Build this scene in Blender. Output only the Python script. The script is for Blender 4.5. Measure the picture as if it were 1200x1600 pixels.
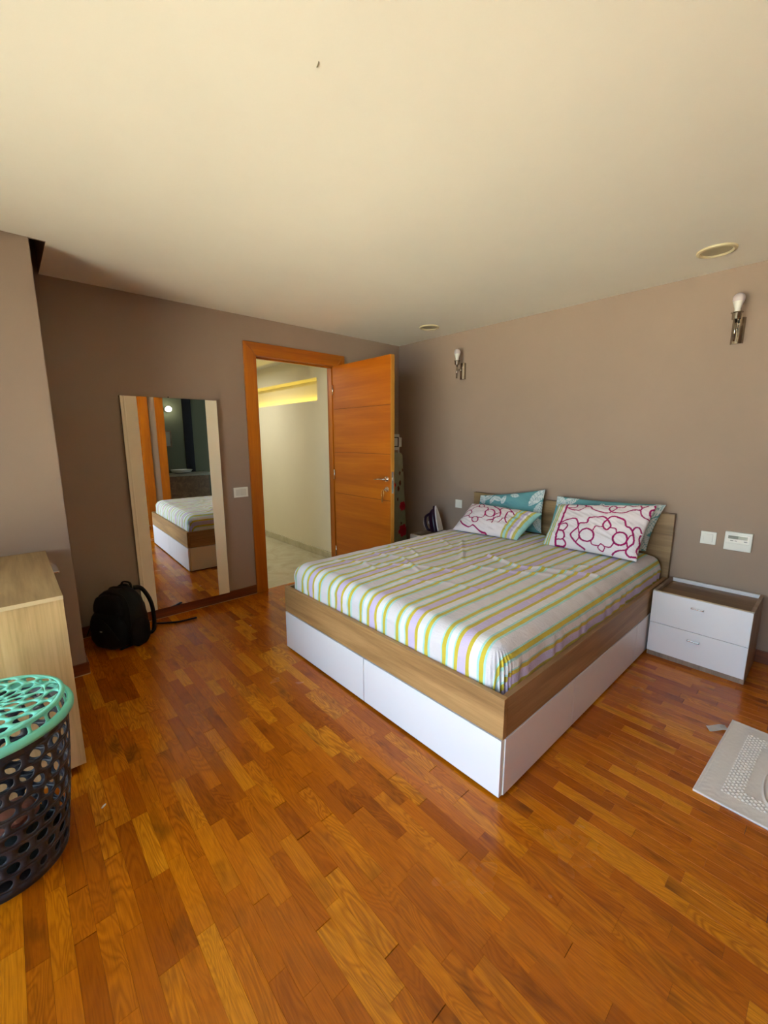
import bpy, bmesh, math, random
import numpy as np
from mathutils import Vector, Matrix, noise

random.seed(7)
rng = np.random.default_rng(7)
for o in list(bpy.data.objects):
    bpy.data.objects.remove(o)
SC = bpy.context.scene
COL = SC.collection
R = math.radians

# ------------------------------------------------------------------ camera
F_PX = 651.643
YAW, PITCH, ROLL = R(42.077), R(10.001), R(-0.133)
CAM = Vector((-3.419, -3.531, 1.41))
fw = Vector((math.sin(YAW) * math.cos(PITCH), math.cos(YAW) * math.cos(PITCH), -math.sin(PITCH)))
rt = Vector((math.cos(YAW), -math.sin(YAW), 0))
up = rt.cross(fw)
rt2 = rt * math.cos(ROLL) + up * math.sin(ROLL)
up2 = up * math.cos(ROLL) - rt * math.sin(ROLL)
cd = bpy.data.cameras.new('camera')
cd.sensor_fit = 'VERTICAL'; cd.sensor_height = 24.0; cd.sensor_width = 18.0
cd.lens = F_PX / 1600 * 24.0
cd.clip_start = 0.02
cam = bpy.data.objects.new('camera', cd); COL.objects.link(cam)
m3 = Matrix((rt2, up2, -fw)).transposed()
cam.matrix_world = Matrix.Translation(CAM) @ m3.to_4x4()
SC.camera = cam

def project(p):
    v = Vector(p) - CAM
    z = v.dot(fw)
    if z < .05: return None
    return 600 + F_PX * v.dot(rt2) / z, 800 - F_PX * v.dot(up2) / z

# ------------------------------------------------------------------ world, sun, window portal, exposure
SKY_STRENGTH = 3.7
SUN_STRENGTH = 25.0
w = bpy.data.worlds.new('sky'); SC.world = w; w.use_nodes = True
bg = w.node_tree.nodes['Background']
bg.inputs[0].default_value = (0.62, 0.79, 1.0, 1); bg.inputs[1].default_value = SKY_STRENGTH
sl = bpy.data.lights.new('sun', 'SUN'); sl.energy = SUN_STRENGTH; sl.angle = R(.6); sl.color = (1, .95, .87)
so = bpy.data.objects.new('sun', sl); COL.objects.link(so)
so.rotation_euler = Vector((.45, -.3, -1.1)).to_track_quat('-Z', 'Y').to_euler()
WIN_Y0, WIN_Y1, WIN_Z0, WIN_Z1 = -4.0, -1.0, 0.02, 2.3
XL = -4.8                                            # inner face of the wall with the window
pl = bpy.data.lights.new('window_portal', 'AREA'); pl.shape = 'RECTANGLE'
pl.size = WIN_Z1 - WIN_Z0; pl.size_y = WIN_Y1 - WIN_Y0
pl.cycles.is_portal = True
po = bpy.data.objects.new('window_portal', pl); COL.objects.link(po)
po.location = (XL - .13, (WIN_Y0 + WIN_Y1) / 2, (WIN_Z0 + WIN_Z1) / 2)
po.rotation_euler = (0, R(-90), 0)
SC.view_settings.view_transform = 'Standard'; SC.view_settings.look = 'None'
SC.view_settings.gamma = 1; SC.view_settings.use_curve_mapping = False
SC.view_settings.exposure = 1.33
SC.cycles.use_denoising = True
SC.cycles.max_bounces = 8; SC.cycles.diffuse_bounces = 5
SC.cycles.sample_clamp_indirect = 5.0; SC.cycles.blur_glossy = 1.0
SC.cycles.use_adaptive_sampling = True; SC.cycles.adaptive_threshold = .015
SC.cycles.caustics_reflective = False; SC.cycles.caustics_refractive = False

# ------------------------------------------------------------------ materials
def srgb(r, g, b):
    f = lambda c: (c / 255 / 12.92) if c / 255 <= .04045 else ((c / 255 + .055) / 1.055) ** 2.4
    return (f(r), f(g), f(b), 1)

class NT:
    def __init__(s, name):
        s.m = bpy.data.materials.new(name); s.m.use_nodes = True
        s.t = s.m.node_tree; s.n = s.t.nodes; s.p = s.n['Principled BSDF']
    def add(s, typ, **kw):
        n = s.n.new(typ)
        for k, v in kw.items(): setattr(n, k, v)
        return n
    def link(s, a, b): s.t.links.new(a, b)
    def set(s, **kw):
        for k, v in kw.items(): s.p.inputs[k.replace('_', ' ')].default_value = v
    def ramp(s, fac, stops, const=False):
        r = s.add('ShaderNodeValToRGB'); e = r.color_ramp.elements
        if const: r.color_ramp.interpolation = 'CONSTANT'
        while len(e) < len(stops): e.new(0.5)
        for el, (pos, c) in zip(e, stops): el.position = pos; el.color = c
        if fac is not None: s.link(fac, r.inputs[0])
        return r
    def coords(s, kind='Object', scale=(1, 1, 1), rot=(0, 0, 0)):
        mp = s.add('ShaderNodeMapping'); mp.inputs['Scale'].default_value = scale; mp.inputs['Rotation'].default_value = rot
        if kind == 'Position':
            g = s.add('ShaderNodeNewGeometry'); s.link(g.outputs['Position'], mp.inputs[0])
        else:
            t = s.add('ShaderNodeTexCoord'); s.link(t.outputs[kind], mp.inputs[0])
        return mp.outputs[0]
    def noise(s, vec, scale, detail=3, rough=.5, dist=0):
        n = s.add('ShaderNodeTexNoise'); n.inputs['Scale'].default_value = scale
        n.inputs['Detail'].default_value = detail; n.inputs['Roughness'].default_value = rough
        n.inputs['Distortion'].default_value = dist
        s.link(vec, n.inputs['Vector']); return n.outputs[0]
    def math(s, op, a, b=None, clamp=False):
        n = s.add('ShaderNodeMath', operation=op); n.use_clamp = clamp
        for i, x in enumerate((a, b)):
            if x is None: continue
            if isinstance(x, (int, float)): n.inputs[i].default_value = x
            else: s.link(x, n.inputs[i])
        return n.outputs[0]
    def mix(s, fac, a, b, blend='MIX'):
        n = s.add('ShaderNodeMix', data_type='RGBA', blend_type=blend)
        for i, x in ((0, fac), (6, a), (7, b)):
            if isinstance(x, (int, float)): n.inputs[i].default_value = x
            elif isinstance(x, tuple): n.inputs[i].default_value = x
            else: s.link(x, n.inputs[i])
        return n.outputs[2]
    def bump(s, h, strength=.2, dist=.01):
        b = s.add('ShaderNodeBump'); b.inputs['Strength'].default_value = strength; b.inputs['Distance'].default_value = dist
        s.link(h, b.inputs['Height']); s.link(b.outputs[0], s.p.inputs['Normal'])

def plain(name, col, rough=.5, metal=0, spec=.5, bump=0, bscale=200):
    k = NT(name); k.set(Base_Color=col, Roughness=rough, Metallic=metal, Specular_IOR_Level=spec)
    if bump:
        k.bump(k.noise(k.coords('Position'), bscale, 4), bump, .002)
    return k.m

def painted(name, col, var=.05, rough=.75):
    k = NT(name); v = k.coords('Position')
    n = k.noise(v, 1.3, 4, .6)
    dark = tuple(c * (1 - var) for c in col[:3]) + (1,)
    lite = tuple(min(1, c * (1 + var)) for c in col[:3]) + (1,)
    r = k.ramp(n, [(.3, dark), (.7, lite)])
    k.link(r.outputs[0], k.p.inputs['Base Color'])
    k.set(Roughness=rough, Specular_IOR_Level=.25)
    k.bump(k.noise(v, 260, 3), .12, .001)
    return k.m

def wood(name, dark, mid, lite, axis='Y', scale=1.0, rough=.45, kind='Object', coat=0):
    """grain that runs along the given local axis"""
    k = NT(name)
    s = [14 * scale] * 3; s['XYZ'.index(axis)] = 1.1 * scale
    v = k.coords(kind, tuple(s))
    big = k.noise(v, 1.0, 5, .62, .6)
    s2 = [130 * scale] * 3; s2['XYZ'.index(axis)] = 4 * scale
    fine = k.noise(k.coords(kind, tuple(s2)), 1.0, 3, .6)
    mixv = k.math('ADD', k.math('MULTIPLY', big, .75), k.math('MULTIPLY', fine, .25))
    r = k.ramp(mixv, [(.32, dark), (.5, mid), (.68, lite)])
    k.link(r.outputs[0], k.p.inputs['Base Color'])
    k.set(Roughness=rough, Coat_Weight=coat, Coat_Roughness=.15)
    k.bump(fine, .08, .001)
    return k.m

def parquet():
    k = NT('parquet')
    at = k.add('ShaderNodeAttribute', attribute_name='rnd')
    oi = k.add('ShaderNodeObjectInfo')
    rnd = k.math('FRACT', k.math('ADD', at.outputs['Fac'], oi.outputs['Random']))
    rnd2 = k.math('FRACT', k.math('MULTIPLY', rnd, 17.31))
    g = k.add('ShaderNodeNewGeometry')
    off = k.add('ShaderNodeCombineXYZ')
    k.link(k.math('MULTIPLY', rnd, 63.0), off.inputs[0]); k.link(k.math('MULTIPLY', rnd2, 41.0), off.inputs[1])
    va = k.add('ShaderNodeVectorMath', operation='ADD'); k.link(g.outputs['Position'], va.inputs[0]); k.link(off.outputs[0], va.inputs[1])
    mp = k.add('ShaderNodeMapping'); mp.inputs['Scale'].default_value = (20, 3.0, 20); k.link(va.outputs[0], mp.inputs[0])
    # cathedral grain: contour lines of a stretched noise field
    fld = k.noise(mp.outputs[0], .62, 2, .5, .9)
    rings = k.math('FRACT', k.math('MULTIPLY', fld, 17.0))
    tri = k.math('ABSOLUTE', k.math('SUBTRACT', rings, .5))
    line = k.ramp(tri, [(.0, (1, 1, 1, 1)), (.18, (.55, .55, .55, 1)), (.4, (0, 0, 0, 1))])
    mp2 = k.add('ShaderNodeMapping'); mp2.inputs['Scale'].default_value = (240, 9, 240); k.link(va.outputs[0], mp2.inputs[0])
    pores = k.noise(mp2.outputs[0], 1.0, 3, .6)
    base = k.ramp(rnd, [(0, srgb(156, 78, 3)), (.2, srgb(176, 93, 4)), (.5, srgb(190, 105, 5)), (.8, srgb(202, 119, 8)), (1, srgb(215, 138, 20))])
    amt = k.math('MULTIPLY', line.outputs[0], k.math('ADD', .14, k.math('MULTIPLY', rnd2, .46)))
    c1 = k.mix(amt, base.outputs[0], srgb(122, 54, 4))
    pr = k.ramp(pores, [(.42, (0, 0, 0, 1)), (.70, (1, 1, 1, 1))])
    c2 = k.mix(k.math('MULTIPLY', pr.outputs[0], .38), c1, srgb(104, 48, 10))
    # worn dark smudges lying across the strips
    vb = k.add('ShaderNodeMapping'); vb.inputs['Scale'].default_value = (9, 3.6, 1); k.link(va.outputs[0], vb.inputs[0])
    sm = k.ramp(k.noise(vb.outputs[0], 1.0, 3, .55), [(.565, (0, 0, 0, 1)), (.73, (1, 1, 1, 1))])
    c3 = k.mix(k.math('MULTIPLY', sm.outputs[0], .55), c2, srgb(70, 34, 6))
    k.link(c3, k.p.inputs['Base Color'])
    wear = k.noise(k.coords('Position', (1, 1, 1)), 2.2, 4, .6)
    rr = k.ramp(wear, [(.3, (.19, .19, .19, 1)), (.7, (.28, .28, .28, 1))])
    k.link(rr.outputs[0], k.p.inputs['Roughness'])
    k.set(Specular_IOR_Level=.36)
    k.bump(pores, .06, .0012)
    return k.m

def stripes():
    k = NT('striped_cotton')
    at = k.add('ShaderNodeAttribute', attribute_name='s')
    t = k.math('FRACT', k.math('ADD', k.math('DIVIDE', k.math('MULTIPLY', k.math('SUBTRACT', at.outputs['Fac'], -2.056), -1), .291), 20.0))
    W = srgb(222, 222, 226); A = srgb(165, 212, 208); Y = srgb(196, 178, 62); L = srgb(196, 184, 220); W2 = srgb(212, 208, 214)
    seq = [(28, Y), (18, A), (95, W2), (10, A), (30, Y), (15, A), (46, W), (10, A), (28, Y), (63, L), (27, Y), (57, W), (16, A)]
    tot = sum(a for a, _ in seq); pos = 0; st = []
    for a, c in seq: st.append((pos / tot, c)); pos += a
    r = k.ramp(t, st, True)
    k.link(r.outputs[0], k.p.inputs['Base Color'])
    v = k.coords('Object')
    k.set(Roughness=.85, Specular_IOR_Level=.15, Sheen_Weight=.15)
    n1 = k.noise(k.coords('Object', (26, 10, 26), (0, 0, .5)), 1.0, 5, .65, 1.0)
    n2 = k.noise(v, 900, 2)
    k.bump(k.math('ADD', n1, k.math('MULTIPLY', n2, .06)), .6, .008)
    return k.m

def vcol(name, rough=.85, bump=.25, bs=40, spec=.15):
    k = NT(name)
    at = k.add('ShaderNodeAttribute', attribute_name='Col')
    k.link(at.outputs['Color'], k.p.inputs['Base Color'])
    k.set(Roughness=rough, Specular_IOR_Level=spec)
    k.bump(k.noise(k.coords('Object'), bs, 4, .6, .5), bump, .006)
    return k.m

def brushed(name, col, rough):
    k = NT(name); n = k.noise(k.coords('Object', (1, 1, 60)), 30, 3)
    r = k.ramp(n, [(.3, (rough * .8,) * 3 + (1,)), (.7, (rough * 1.25,) * 3 + (1,))])
    k.link(r.outputs[0], k.p.inputs['Roughness']); k.set(Base_Color=col, Metallic=1.0)
    return k.m

def marble(name):
    k = NT(name); v = k.coords('Position')
    n = k.noise(v, 3.0, 7, .65, 1.4)
    r = k.ramp(n, [(.3, srgb(168, 160, 132)), (.5, srgb(186, 180, 152)), (.7, srgb(198, 192, 166))])
    k.link(r.outputs[0], k.p.inputs['Base Color']); k.set(Roughness=.22)
    return k.m

def glow(name, col, strength):
    k = NT(name); k.set(Base_Color=col, Emission_Color=col, Emission_Strength=strength); return k.m

def glasspane(name):
    m = bpy.data.materials.new(name); m.use_nodes = True; t = m.node_tree
    t.nodes.clear()
    o = t.nodes.new('ShaderNodeOutputMaterial'); mx = t.nodes.new('ShaderNodeMixShader')
    a = t.nodes.new('ShaderNodeBsdfTransparent'); a.inputs[0].default_value = (.95, .97, .96, 1)
    b = t.nodes.new('ShaderNodeBsdfGlossy'); b.inputs['Roughness'].default_value = .02
    fr = t.nodes.new('ShaderNodeFresnel'); fr.inputs[0].default_value = 1.45
    t.links.new(fr.outputs[0], mx.inputs[0]); t.links.new(a.outputs[0], mx.inputs[1]); t.links.new(b.outputs[0], mx.inputs[2])
    t.links.new(mx.outputs[0], o.inputs[0]); return m

MT = dict(
    wall=painted('taupe_wall', srgb(158, 138, 121), .04),
    ceil=painted('cream_ceiling', srgb(240, 237, 226), .025, .85),
    hallwall=painted('hall_wall', srgb(222, 216, 190), .03),
    bathwall=painted('bath_wall', srgb(96, 97, 72), .05),
    outside=painted('facade', srgb(205, 195, 175), .05),
    paving=painted('terrace', srgb(226, 212, 184), .06, .8),
    parquet=parquet(),
    subfloor=plain('subfloor', srgb(62, 28, 8), .7, bump=.2),
    skirting=wood('skirting_wood', srgb(74, 32, 10), srgb(104, 50, 16), srgb(132, 70, 26), 'X', 1, .4),
    skirting_y=wood('skirting_wood_side', srgb(74, 32, 10), srgb(104, 50, 16), srgb(132, 70, 26), 'Y', 1, .4),
    door_h=wood('orange_veneer', srgb(154, 76, 1), srgb(172, 90, 2), srgb(190, 108, 8), 'Y', .55, .38),
    casing_v=wood('orange_casing', srgb(150, 76, 3), srgb(174, 94, 5), srgb(194, 112, 12), 'Z', .8, .35),
    casing_h=wood('orange_casing_head', srgb(150, 76, 3), srgb(174, 94, 5), srgb(194, 112, 12), 'X', .8, .35),
    groove=plain('groove_shade', srgb(118, 58, 6), .6, bump=.1),
    dooredge=plain('door_edge', srgb(192, 132, 44), .5, bump=.1),
    oak_y=wood('oak_laminate_y', srgb(124, 90, 52), srgb(160, 122, 76), srgb(186, 148, 98), 'Y', .8, .5),
    oak_x=wood('oak_laminate_x', srgb(118, 88, 54), srgb(150, 116, 76), srgb(176, 142, 98), 'X', .8, .5),
    oak_head=wood('oak_headboard', srgb(110, 86, 54), srgb(140, 112, 74), srgb(162, 134, 92), 'Y', .8, .5),
    oak_z=wood('pale_oak_z', srgb(178, 146, 98), srgb(214, 182, 132), srgb(232, 204, 156), 'Z', .7, .5),
    oak_top=wood('pale_oak_top', srgb(132, 106, 68), srgb(162, 134, 90), srgb(182, 154, 108), 'Y', .7, .5),
    oak_dark=wood('walnut_top', srgb(86, 62, 38), srgb(116, 88, 56), srgb(140, 110, 74), 'Y', .9, .45),
    greyoak=wood('grey_oak', srgb(120, 100, 84), srgb(148, 126, 108), srgb(166, 146, 126), 'Z', .8, .5),
    edge=plain('edge_band', srgb(222, 200, 158), .5, bump=.05),
    creamedge=plain('cream_edge', srgb(232, 222, 190), .5, bump=.05),
    white=plain('white_laminate', srgb(232, 232, 236), .28, bump=.02),
    mirrorframe=plain('cream_lacquer', srgb(250, 240, 212), .45, bump=.05, bscale=60),
    mirror=plain('mirror_glass', (.88, .9, .88, 1), .0, 1.0),
    dark=plain('dark_core', srgb(30, 24, 20), .8, bump=.1),
    stripes=stripes(),
    pillow=vcol('printed_cotton', .85, .3, 22),
    board=vcol('floral_cover', .9, .2, 30),
    nickel=brushed('brushed_nickel', (.36, .31, .24, 1), .14),
    chrome=brushed('satin_chrome', (.72, .70, .66, 1), .18),
    brass=brushed('brass', (.8, .55, .2, 1), .25),
    plastic=plain('white_plastic', srgb(232, 230, 218), .4, bump=.02),
    plastic2=plain('pale_plastic', srgb(214, 212, 200), .4, bump=.02),
    lcd=plain('lcd', srgb(92, 98, 88), .2, bump=.02),
    lcd2=plain('lcd_pale', srgb(150, 154, 142), .2, bump=.02),
    print_grey=plain('grey_print', srgb(110, 108, 100), .5, bump=.02),
    bulbwhite=plain('bulb_base', srgb(240, 236, 224), .35, bump=.02),
    bulbdome=plain('bulb_dome', srgb(205, 192, 190), .3, bump=.02),
    lightring=plain('light_ring', srgb(206, 194, 156), .5, bump=.05),
    lightglass=plain('light_glass', srgb(168, 160, 128), .4, bump=.05),
    mint=plain('mint_plastic', srgb(128, 226, 202), .35, bump=.03, bscale=90),
    navy=plain('charcoal_plastic', srgb(48, 51, 60), .33, bump=.03, bscale=90),
    pink_cloth=plain('pink_cloth', srgb(138, 86, 72), .9, bump=.4, bscale=40),
    dark_cloth=plain('dark_cloth', srgb(20, 34, 36), .9, bump=.4, bscale=40),
    black_nylon=plain('black_nylon', srgb(17, 18, 17), .6, bump=.5, bscale=180, spec=.2),
    black_pad=plain('black_padding', srgb(22, 23, 21), .75, bump=.5, bscale=120, spec=.2),
    silver=plain('silver_badge', srgb(150, 150, 150), .4, bump=.05),
    terry=plain('grey_terry', srgb(228, 224, 221), .95, bump=.35, bscale=420, spec=.1),
    tagwhite=plain('white_label', srgb(240, 238, 234), .8, bump=.1),
    purple=plain('dark_purple_plastic', srgb(40, 14, 34), .3, bump=.03),
    ironwhite=plain('iron_white', srgb(226, 220, 216), .35, bump=.03),
    sole=plain('dark_soleplate', srgb(30, 16, 26), .25, bump=.05),
    restwhite=plain('white_metal', srgb(206, 204, 198), .4, bump=.05),
    marble=marble('marble'),
    niche=glow('niche_strip', (1.0, .72, .06, 1), 3.5),
    lampglow=glow('lamp_glow', (1, .98, .9, 1), 6.0),
    blacktile=plain('black_tile', srgb(14, 13, 12), .25, bump=.1),
    ceramic=plain('ceramic', srgb(205, 205, 190), .2, bump=.02),
    stone=plain('counter_stone', srgb(150, 146, 124), .35, bump=.1),
    alu=plain('white_aluminium', srgb(225, 225, 222), .4, bump=.03),
    pane=glasspane('window_glass'),
    scratch=plain('scratch', srgb(120, 112, 84), .9, bump=.1),
    caulk=plain('caulk', srgb(190, 160, 120), .8, bump=.05),
)

# ------------------------------------------------------------------ mesh helpers
def wloc(p):
    v = Vector((0, 0, 0))
    while p is not None: v += p.location; p = p.parent
    return v

def tag(o, label, cat=None, group=None, kind=None):
    o['label'] = label
    if cat: o['category'] = cat
    if group: o['group'] = group
    if kind: o['kind'] = kind
    return o

def thing(name, label, cat, loc=(0, 0, 0), group=None, kind=None):
    o = bpy.data.objects.new(name, None); COL.objects.link(o); o.location = loc
    o.empty_display_size = .05
    return tag(o, label, cat, group, kind)

def finish(name, bm, mat, parent=None, smooth=False, world=True):
    """bm in world coordinates (world=True) or in the parent's own frame"""
    if world and parent is not None:
        bmesh.ops.translate(bm, verts=bm.verts, vec=-wloc(parent))
    bmesh.ops.recalc_face_normals(bm, faces=bm.faces)
    me = bpy.data.meshes.new(name); bm.to_mesh(me); bm.free()
    me.materials.append(mat)
    if smooth:
        for p in me.polygons: p.use_smooth = True
    o = bpy.data.objects.new(name, me); COL.objects.link(o)
    if parent is not None: o.parent = parent
    return o

def rebase(o, loc):
    """move a top-level mesh's origin to loc without moving the shape"""
    loc = Vector(loc)
    o.data.transform(Matrix.Translation(-loc)); o.location = loc
    return o

def bbox(bm, x0, x1, y0, y1, z0, z1, bev=0, seg=2):
    r = bmesh.ops.create_cube(bm, size=1)
    vs = r['verts']
    for v in vs:
        v.co = Vector(((x0 + x1) / 2 + v.co.x * (x1 - x0), (y0 + y1) / 2 + v.co.y * (y1 - y0), (z0 + z1) / 2 + v.co.z * (z1 - z0)))
    if bev:
        es = list({e for v in vs for e in v.link_edges})
        bmesh.ops.bevel(bm, geom=es, offset=bev, segments=seg, affect='EDGES', profile=.5)
    return vs

def box(name, x0, x1, y0, y1, z0, z1, mat, parent=None, bev=0, world=True):
    bm = bmesh.new(); bbox(bm, x0, x1, y0, y1, z0, z1, bev)
    return finish(name, bm, mat, parent, False, world)

def boxes(name, lst, mat, parent=None, bev=0, world=True):
    bm = bmesh.new()
    for b in lst: bbox(bm, *b, bev=bev)
    return finish(name, bm, mat, parent, False, world)

def lathe(bm, prof, n=24, c=(0, 0, 0), axis='Z', cap=True):
    """prof: list of (radius, height)"""
    rings = []
    for r, h in prof:
        ring = []
        for i in range(n):
            a = 2 * math.pi * i / n; p = (r * math.cos(a), r * math.sin(a), h)
            if axis == 'X': p = (p[2], p[0], p[1])
            elif axis == 'Y': p = (p[0], p[2], p[1])
            ring.append(bm.verts.new((c[0] + p[0], c[1] + p[1], c[2] + p[2])))
        rings.append(ring)
    for a, b in zip(rings, rings[1:]):
        for i in range(n): bm.faces.new((a[i], a[(i + 1) % n], b[(i + 1) % n], b[i]))
    if cap:
        bm.faces.new(rings[0]); bm.faces.new(rings[-1])

def lathe_obj(name, prof, c, mat, parent=None, n=24, axis='Z', world=True, smooth=True, cap=True):
    bm = bmesh.new(); lathe(bm, prof, n, c, axis, cap); o = finish(name, bm, mat, parent, False, world)
    if smooth: autosmooth(o)
    return o

def autosmooth(o, ang=35):
    me = o.data
    for p in me.polygons: p.use_smooth = True
    bm = bmesh.new(); bm.from_mesh(me)
    for e in bm.edges:
        if len(e.link_faces) == 2 and e.calc_face_angle(0) > R(ang): e.smooth = False
    bm.to_mesh(me); bm.free()

def tube(bm, pts, rad, n=8, flat=1.0, cap=True):
    pts = [Vector(p) for p in pts]; rings = []
    prev = None
    for i, p in enumerate(pts):
        t = (pts[min(i + 1, len(pts) - 1)] - pts[max(i - 1, 0)]).normalized()
        if prev is None:
            a = Vector((0, 0, 1)) if abs(t.z) < .9 else Vector((1, 0, 0))
            nrm = (a - t * a.dot(t)).normalized()
        else:
            nrm = (prev - t * prev.dot(t)).normalized()
        prev = nrm; b = t.cross(nrm)
        r = rad[i] if isinstance(rad, (list, tuple)) else rad
        rings.append([bm.verts.new(p + nrm * (r * flat * math.cos(2 * math.pi * j / n)) + b * (r * math.sin(2 * math.pi * j / n))) for j in range(n)])
    for a, b in zip(rings, rings[1:]):
        for j in range(n): bm.faces.new((a[j], a[(j + 1) % n], b[(j + 1) % n], b[j]))
    if cap:
        bm.faces.new(rings[0]); bm.faces.new(rings[-1])

def tube_obj(name, pts, rad, mat, parent=None, n=8, flat=1.0, world=True):
    bm = bmesh.new(); tube(bm, pts, rad, n, flat); return finish(name, bm, mat, parent, True, world)

def spline(pts, n=12):
    pts = [Vector(p) for p in pts]; out = []
    P = [pts[0]] + pts + [pts[-1]]
    for i in range(1, len(P) - 2):
        for k in range(n):
            t = k / n; a, b, c, d = P[i - 1], P[i], P[i + 1], P[i + 2]
            out.append(.5 * ((2 * b) + (c - a) * t + (2 * a - 5 * b + 4 * c - d) * t * t + (3 * b - 3 * c + d - a) * t ** 3))
    out.append(pts[-1]); return out

def from_arrays(name, V, Fc, mat, parent=None, smooth=True, attrs=None, cols=None):
    me = bpy.data.meshes.new(name); me.from_pydata([tuple(v) for v in V], [], [tuple(f) for f in Fc]); me.update()
    if smooth:
        me.polygons.foreach_set('use_smooth', [True] * len(me.polygons))
    for k, a in (attrs or {}).items():
        at = me.attributes.new(k, 'FLOAT', 'POINT'); at.data.foreach_set('value', np.asarray(a, dtype=np.float32))
    if cols is not None:
        ca = me.color_attributes.new('Col', 'FLOAT_COLOR', 'POINT')
        ca.data.foreach_set('color', np.asarray(cols, dtype=np.float32).ravel())
    bm = bmesh.new(); bm.from_mesh(me)
    bmesh.ops.remove_doubles(bm, verts=bm.verts, dist=.00002)
    bmesh.ops.recalc_face_normals(bm, faces=bm.faces)
    bm.to_mesh(me); bm.free()
    me.materials.append(mat)
    o = bpy.data.objects.new(name, me); COL.objects.link(o)
    if parent is not None: o.parent = parent
    return o

def holed(bm, f, u0, u1, v0, v1, cu, cv, hu, hv, n=16, power=2.0, cache=None):
    """one cell of a perforated sheet: a rectangle in (u,v) with an oval hole; f maps (u,v) to a point"""
    out, inn = [], []
    for i in range(n):
        a = 2 * math.pi * (i + .5) / n; ca, sa = math.cos(a), math.sin(a)
        m = max(abs(ca), abs(sa))
        out.append(((u0 + u1) / 2 + ca / m * (u1 - u0) / 2, (v0 + v1) / 2 + sa / m * (v1 - v0) / 2))
        e = (abs(ca) ** power + abs(sa) ** power) ** (-1 / power)
        inn.append((cu + ca * e * hu, cv + sa * e * hv))
    # exact corners so neighbouring cells close up
    O = [bm.verts.new(f(*p)) for p in out]; I = [bm.verts.new(f(*p)) for p in inn]
    cs = {}
    for q in ((u1, v1), (u0, v1), (u0, v0), (u1, v0)):
        cs[q] = bm.verts.new(f(*q))
    for i in range(n):
        j = (i + 1) % n
        bm.faces.new((O[i], O[j], I[j], I[i]))
        a0, a1 = out[i], out[j]
        for q, vq in cs.items():
            if (abs(a0[0] - q[0]) < 1e-9 and abs(a1[1] - q[1]) < 1e-9) or (abs(a0[1] - q[1]) < 1e-9 and abs(a1[0] - q[0]) < 1e-9):
                if not (abs(a0[0] - a1[0]) < 1e-9 or abs(a0[1] - a1[1]) < 1e-9):
                    bm.faces.new((O[i], vq, O[j]))

def copy_tree(o, parent=None):
    c = o.copy(); COL.objects.link(c); c.parent = parent
    for ch in list(o.children): copy_tree(ch, c)
    return c

# ------------------------------------------------------------------ the setting
H = 2.423
YR = -4.1                       # inner face of the rear wall
PIER_X, PIER_Y = -3.195, -.575
NOTCH_X = -3.127
DX0, DX1, DZ = -1.72, -.885, 2.111      # clear door opening

tag(boxes('wall_back', [(XL - .12, DX0 - .03, 0, .12, -.05, 2.75), (DX1 + .03, .12, 0, .12, -.05, 2.75), (DX0 - .03, DX1 + .03, 0, .12, DZ + .03, 2.75)], MT['wall']),
    'taupe painted wall with the doorway and the leaning mirror', 'wall', kind='structure')
tag(boxes('wall_right', [(0, .12, YR - .12, 0, -.05, 2.75)], MT['wall']), 'taupe painted wall behind the bed headboard', 'wall', kind='structure')
tag(boxes('wall_left', [(XL - .12, XL, YR - .12, WIN_Y0, -.05, 2.75), (XL - .12, XL, WIN_Y1, 0, -.05, 2.75), (XL - .12, XL, WIN_Y0, WIN_Y1, WIN_Z1, 2.75), (XL - .12, XL, WIN_Y0, WIN_Y1, -.05, WIN_Z0)], MT['wall']),
    'taupe wall with the wide balcony window', 'wall', kind='structure')
RB0, RB1 = -1.58, -.78          # bathroom doorway in the rear wall
RC0, RC1 = -2.72, -1.925         # second, closed door
tag(boxes('wall_rear', [(XL, RC0 - .02, YR - .12, YR, -.05, 2.75), (RC1 + .02, RB0 - .02, YR - .12, YR, -.05, 2.75), (RB1 + .02, 0, YR - .12, YR, -.05, 2.75), (RC0 - .02, RC1 + .02, YR - .12, YR, 2.13, 2.75), (RB0 - .02, RB1 + .02, YR - .12, YR, 2.13, 2.75)], MT['wall']),
    'taupe wall with two door frames, seen in the mirror', 'wall', kind='structure')
tag(box('wall_pier', XL, PIER_X, PIER_Y, 0, -.05, 2.75, MT['wall'], bev=.004), 'taupe wall pier beside the pale oak dresser', 'wall', kind='structure')
ceil = tag(boxes('ceiling', [(XL, 0, YR, PIER_Y - .012, H, H + .1), (NOTCH_X, 0, PIER_Y - .012, 0, H, H + .1), (XL - .02, .02, YR - .02, .02, 2.62, 2.75)], MT['ceil']),
           'cream painted flat ceiling with a notch beside the pier', 'ceiling', kind='structure')
boxes('notch_lining', [(NOTCH_X - .001, NOTCH_X + .012, PIER_Y, 0, H + .0005, 2.62), (PIER_X, NOTCH_X, PIER_Y - .0125, PIER_Y - .001, H + .0005, 2.62)], MT['wall'], ceil)
sc_pts = [(-2.6555, -2.424, H - .0008), (-2.652, -2.415, H - .001), (-2.650, -2.406, H - .0008)]
tube_obj('scratch_mark', sc_pts, .0012, MT['scratch'], ceil, 6)

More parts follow.
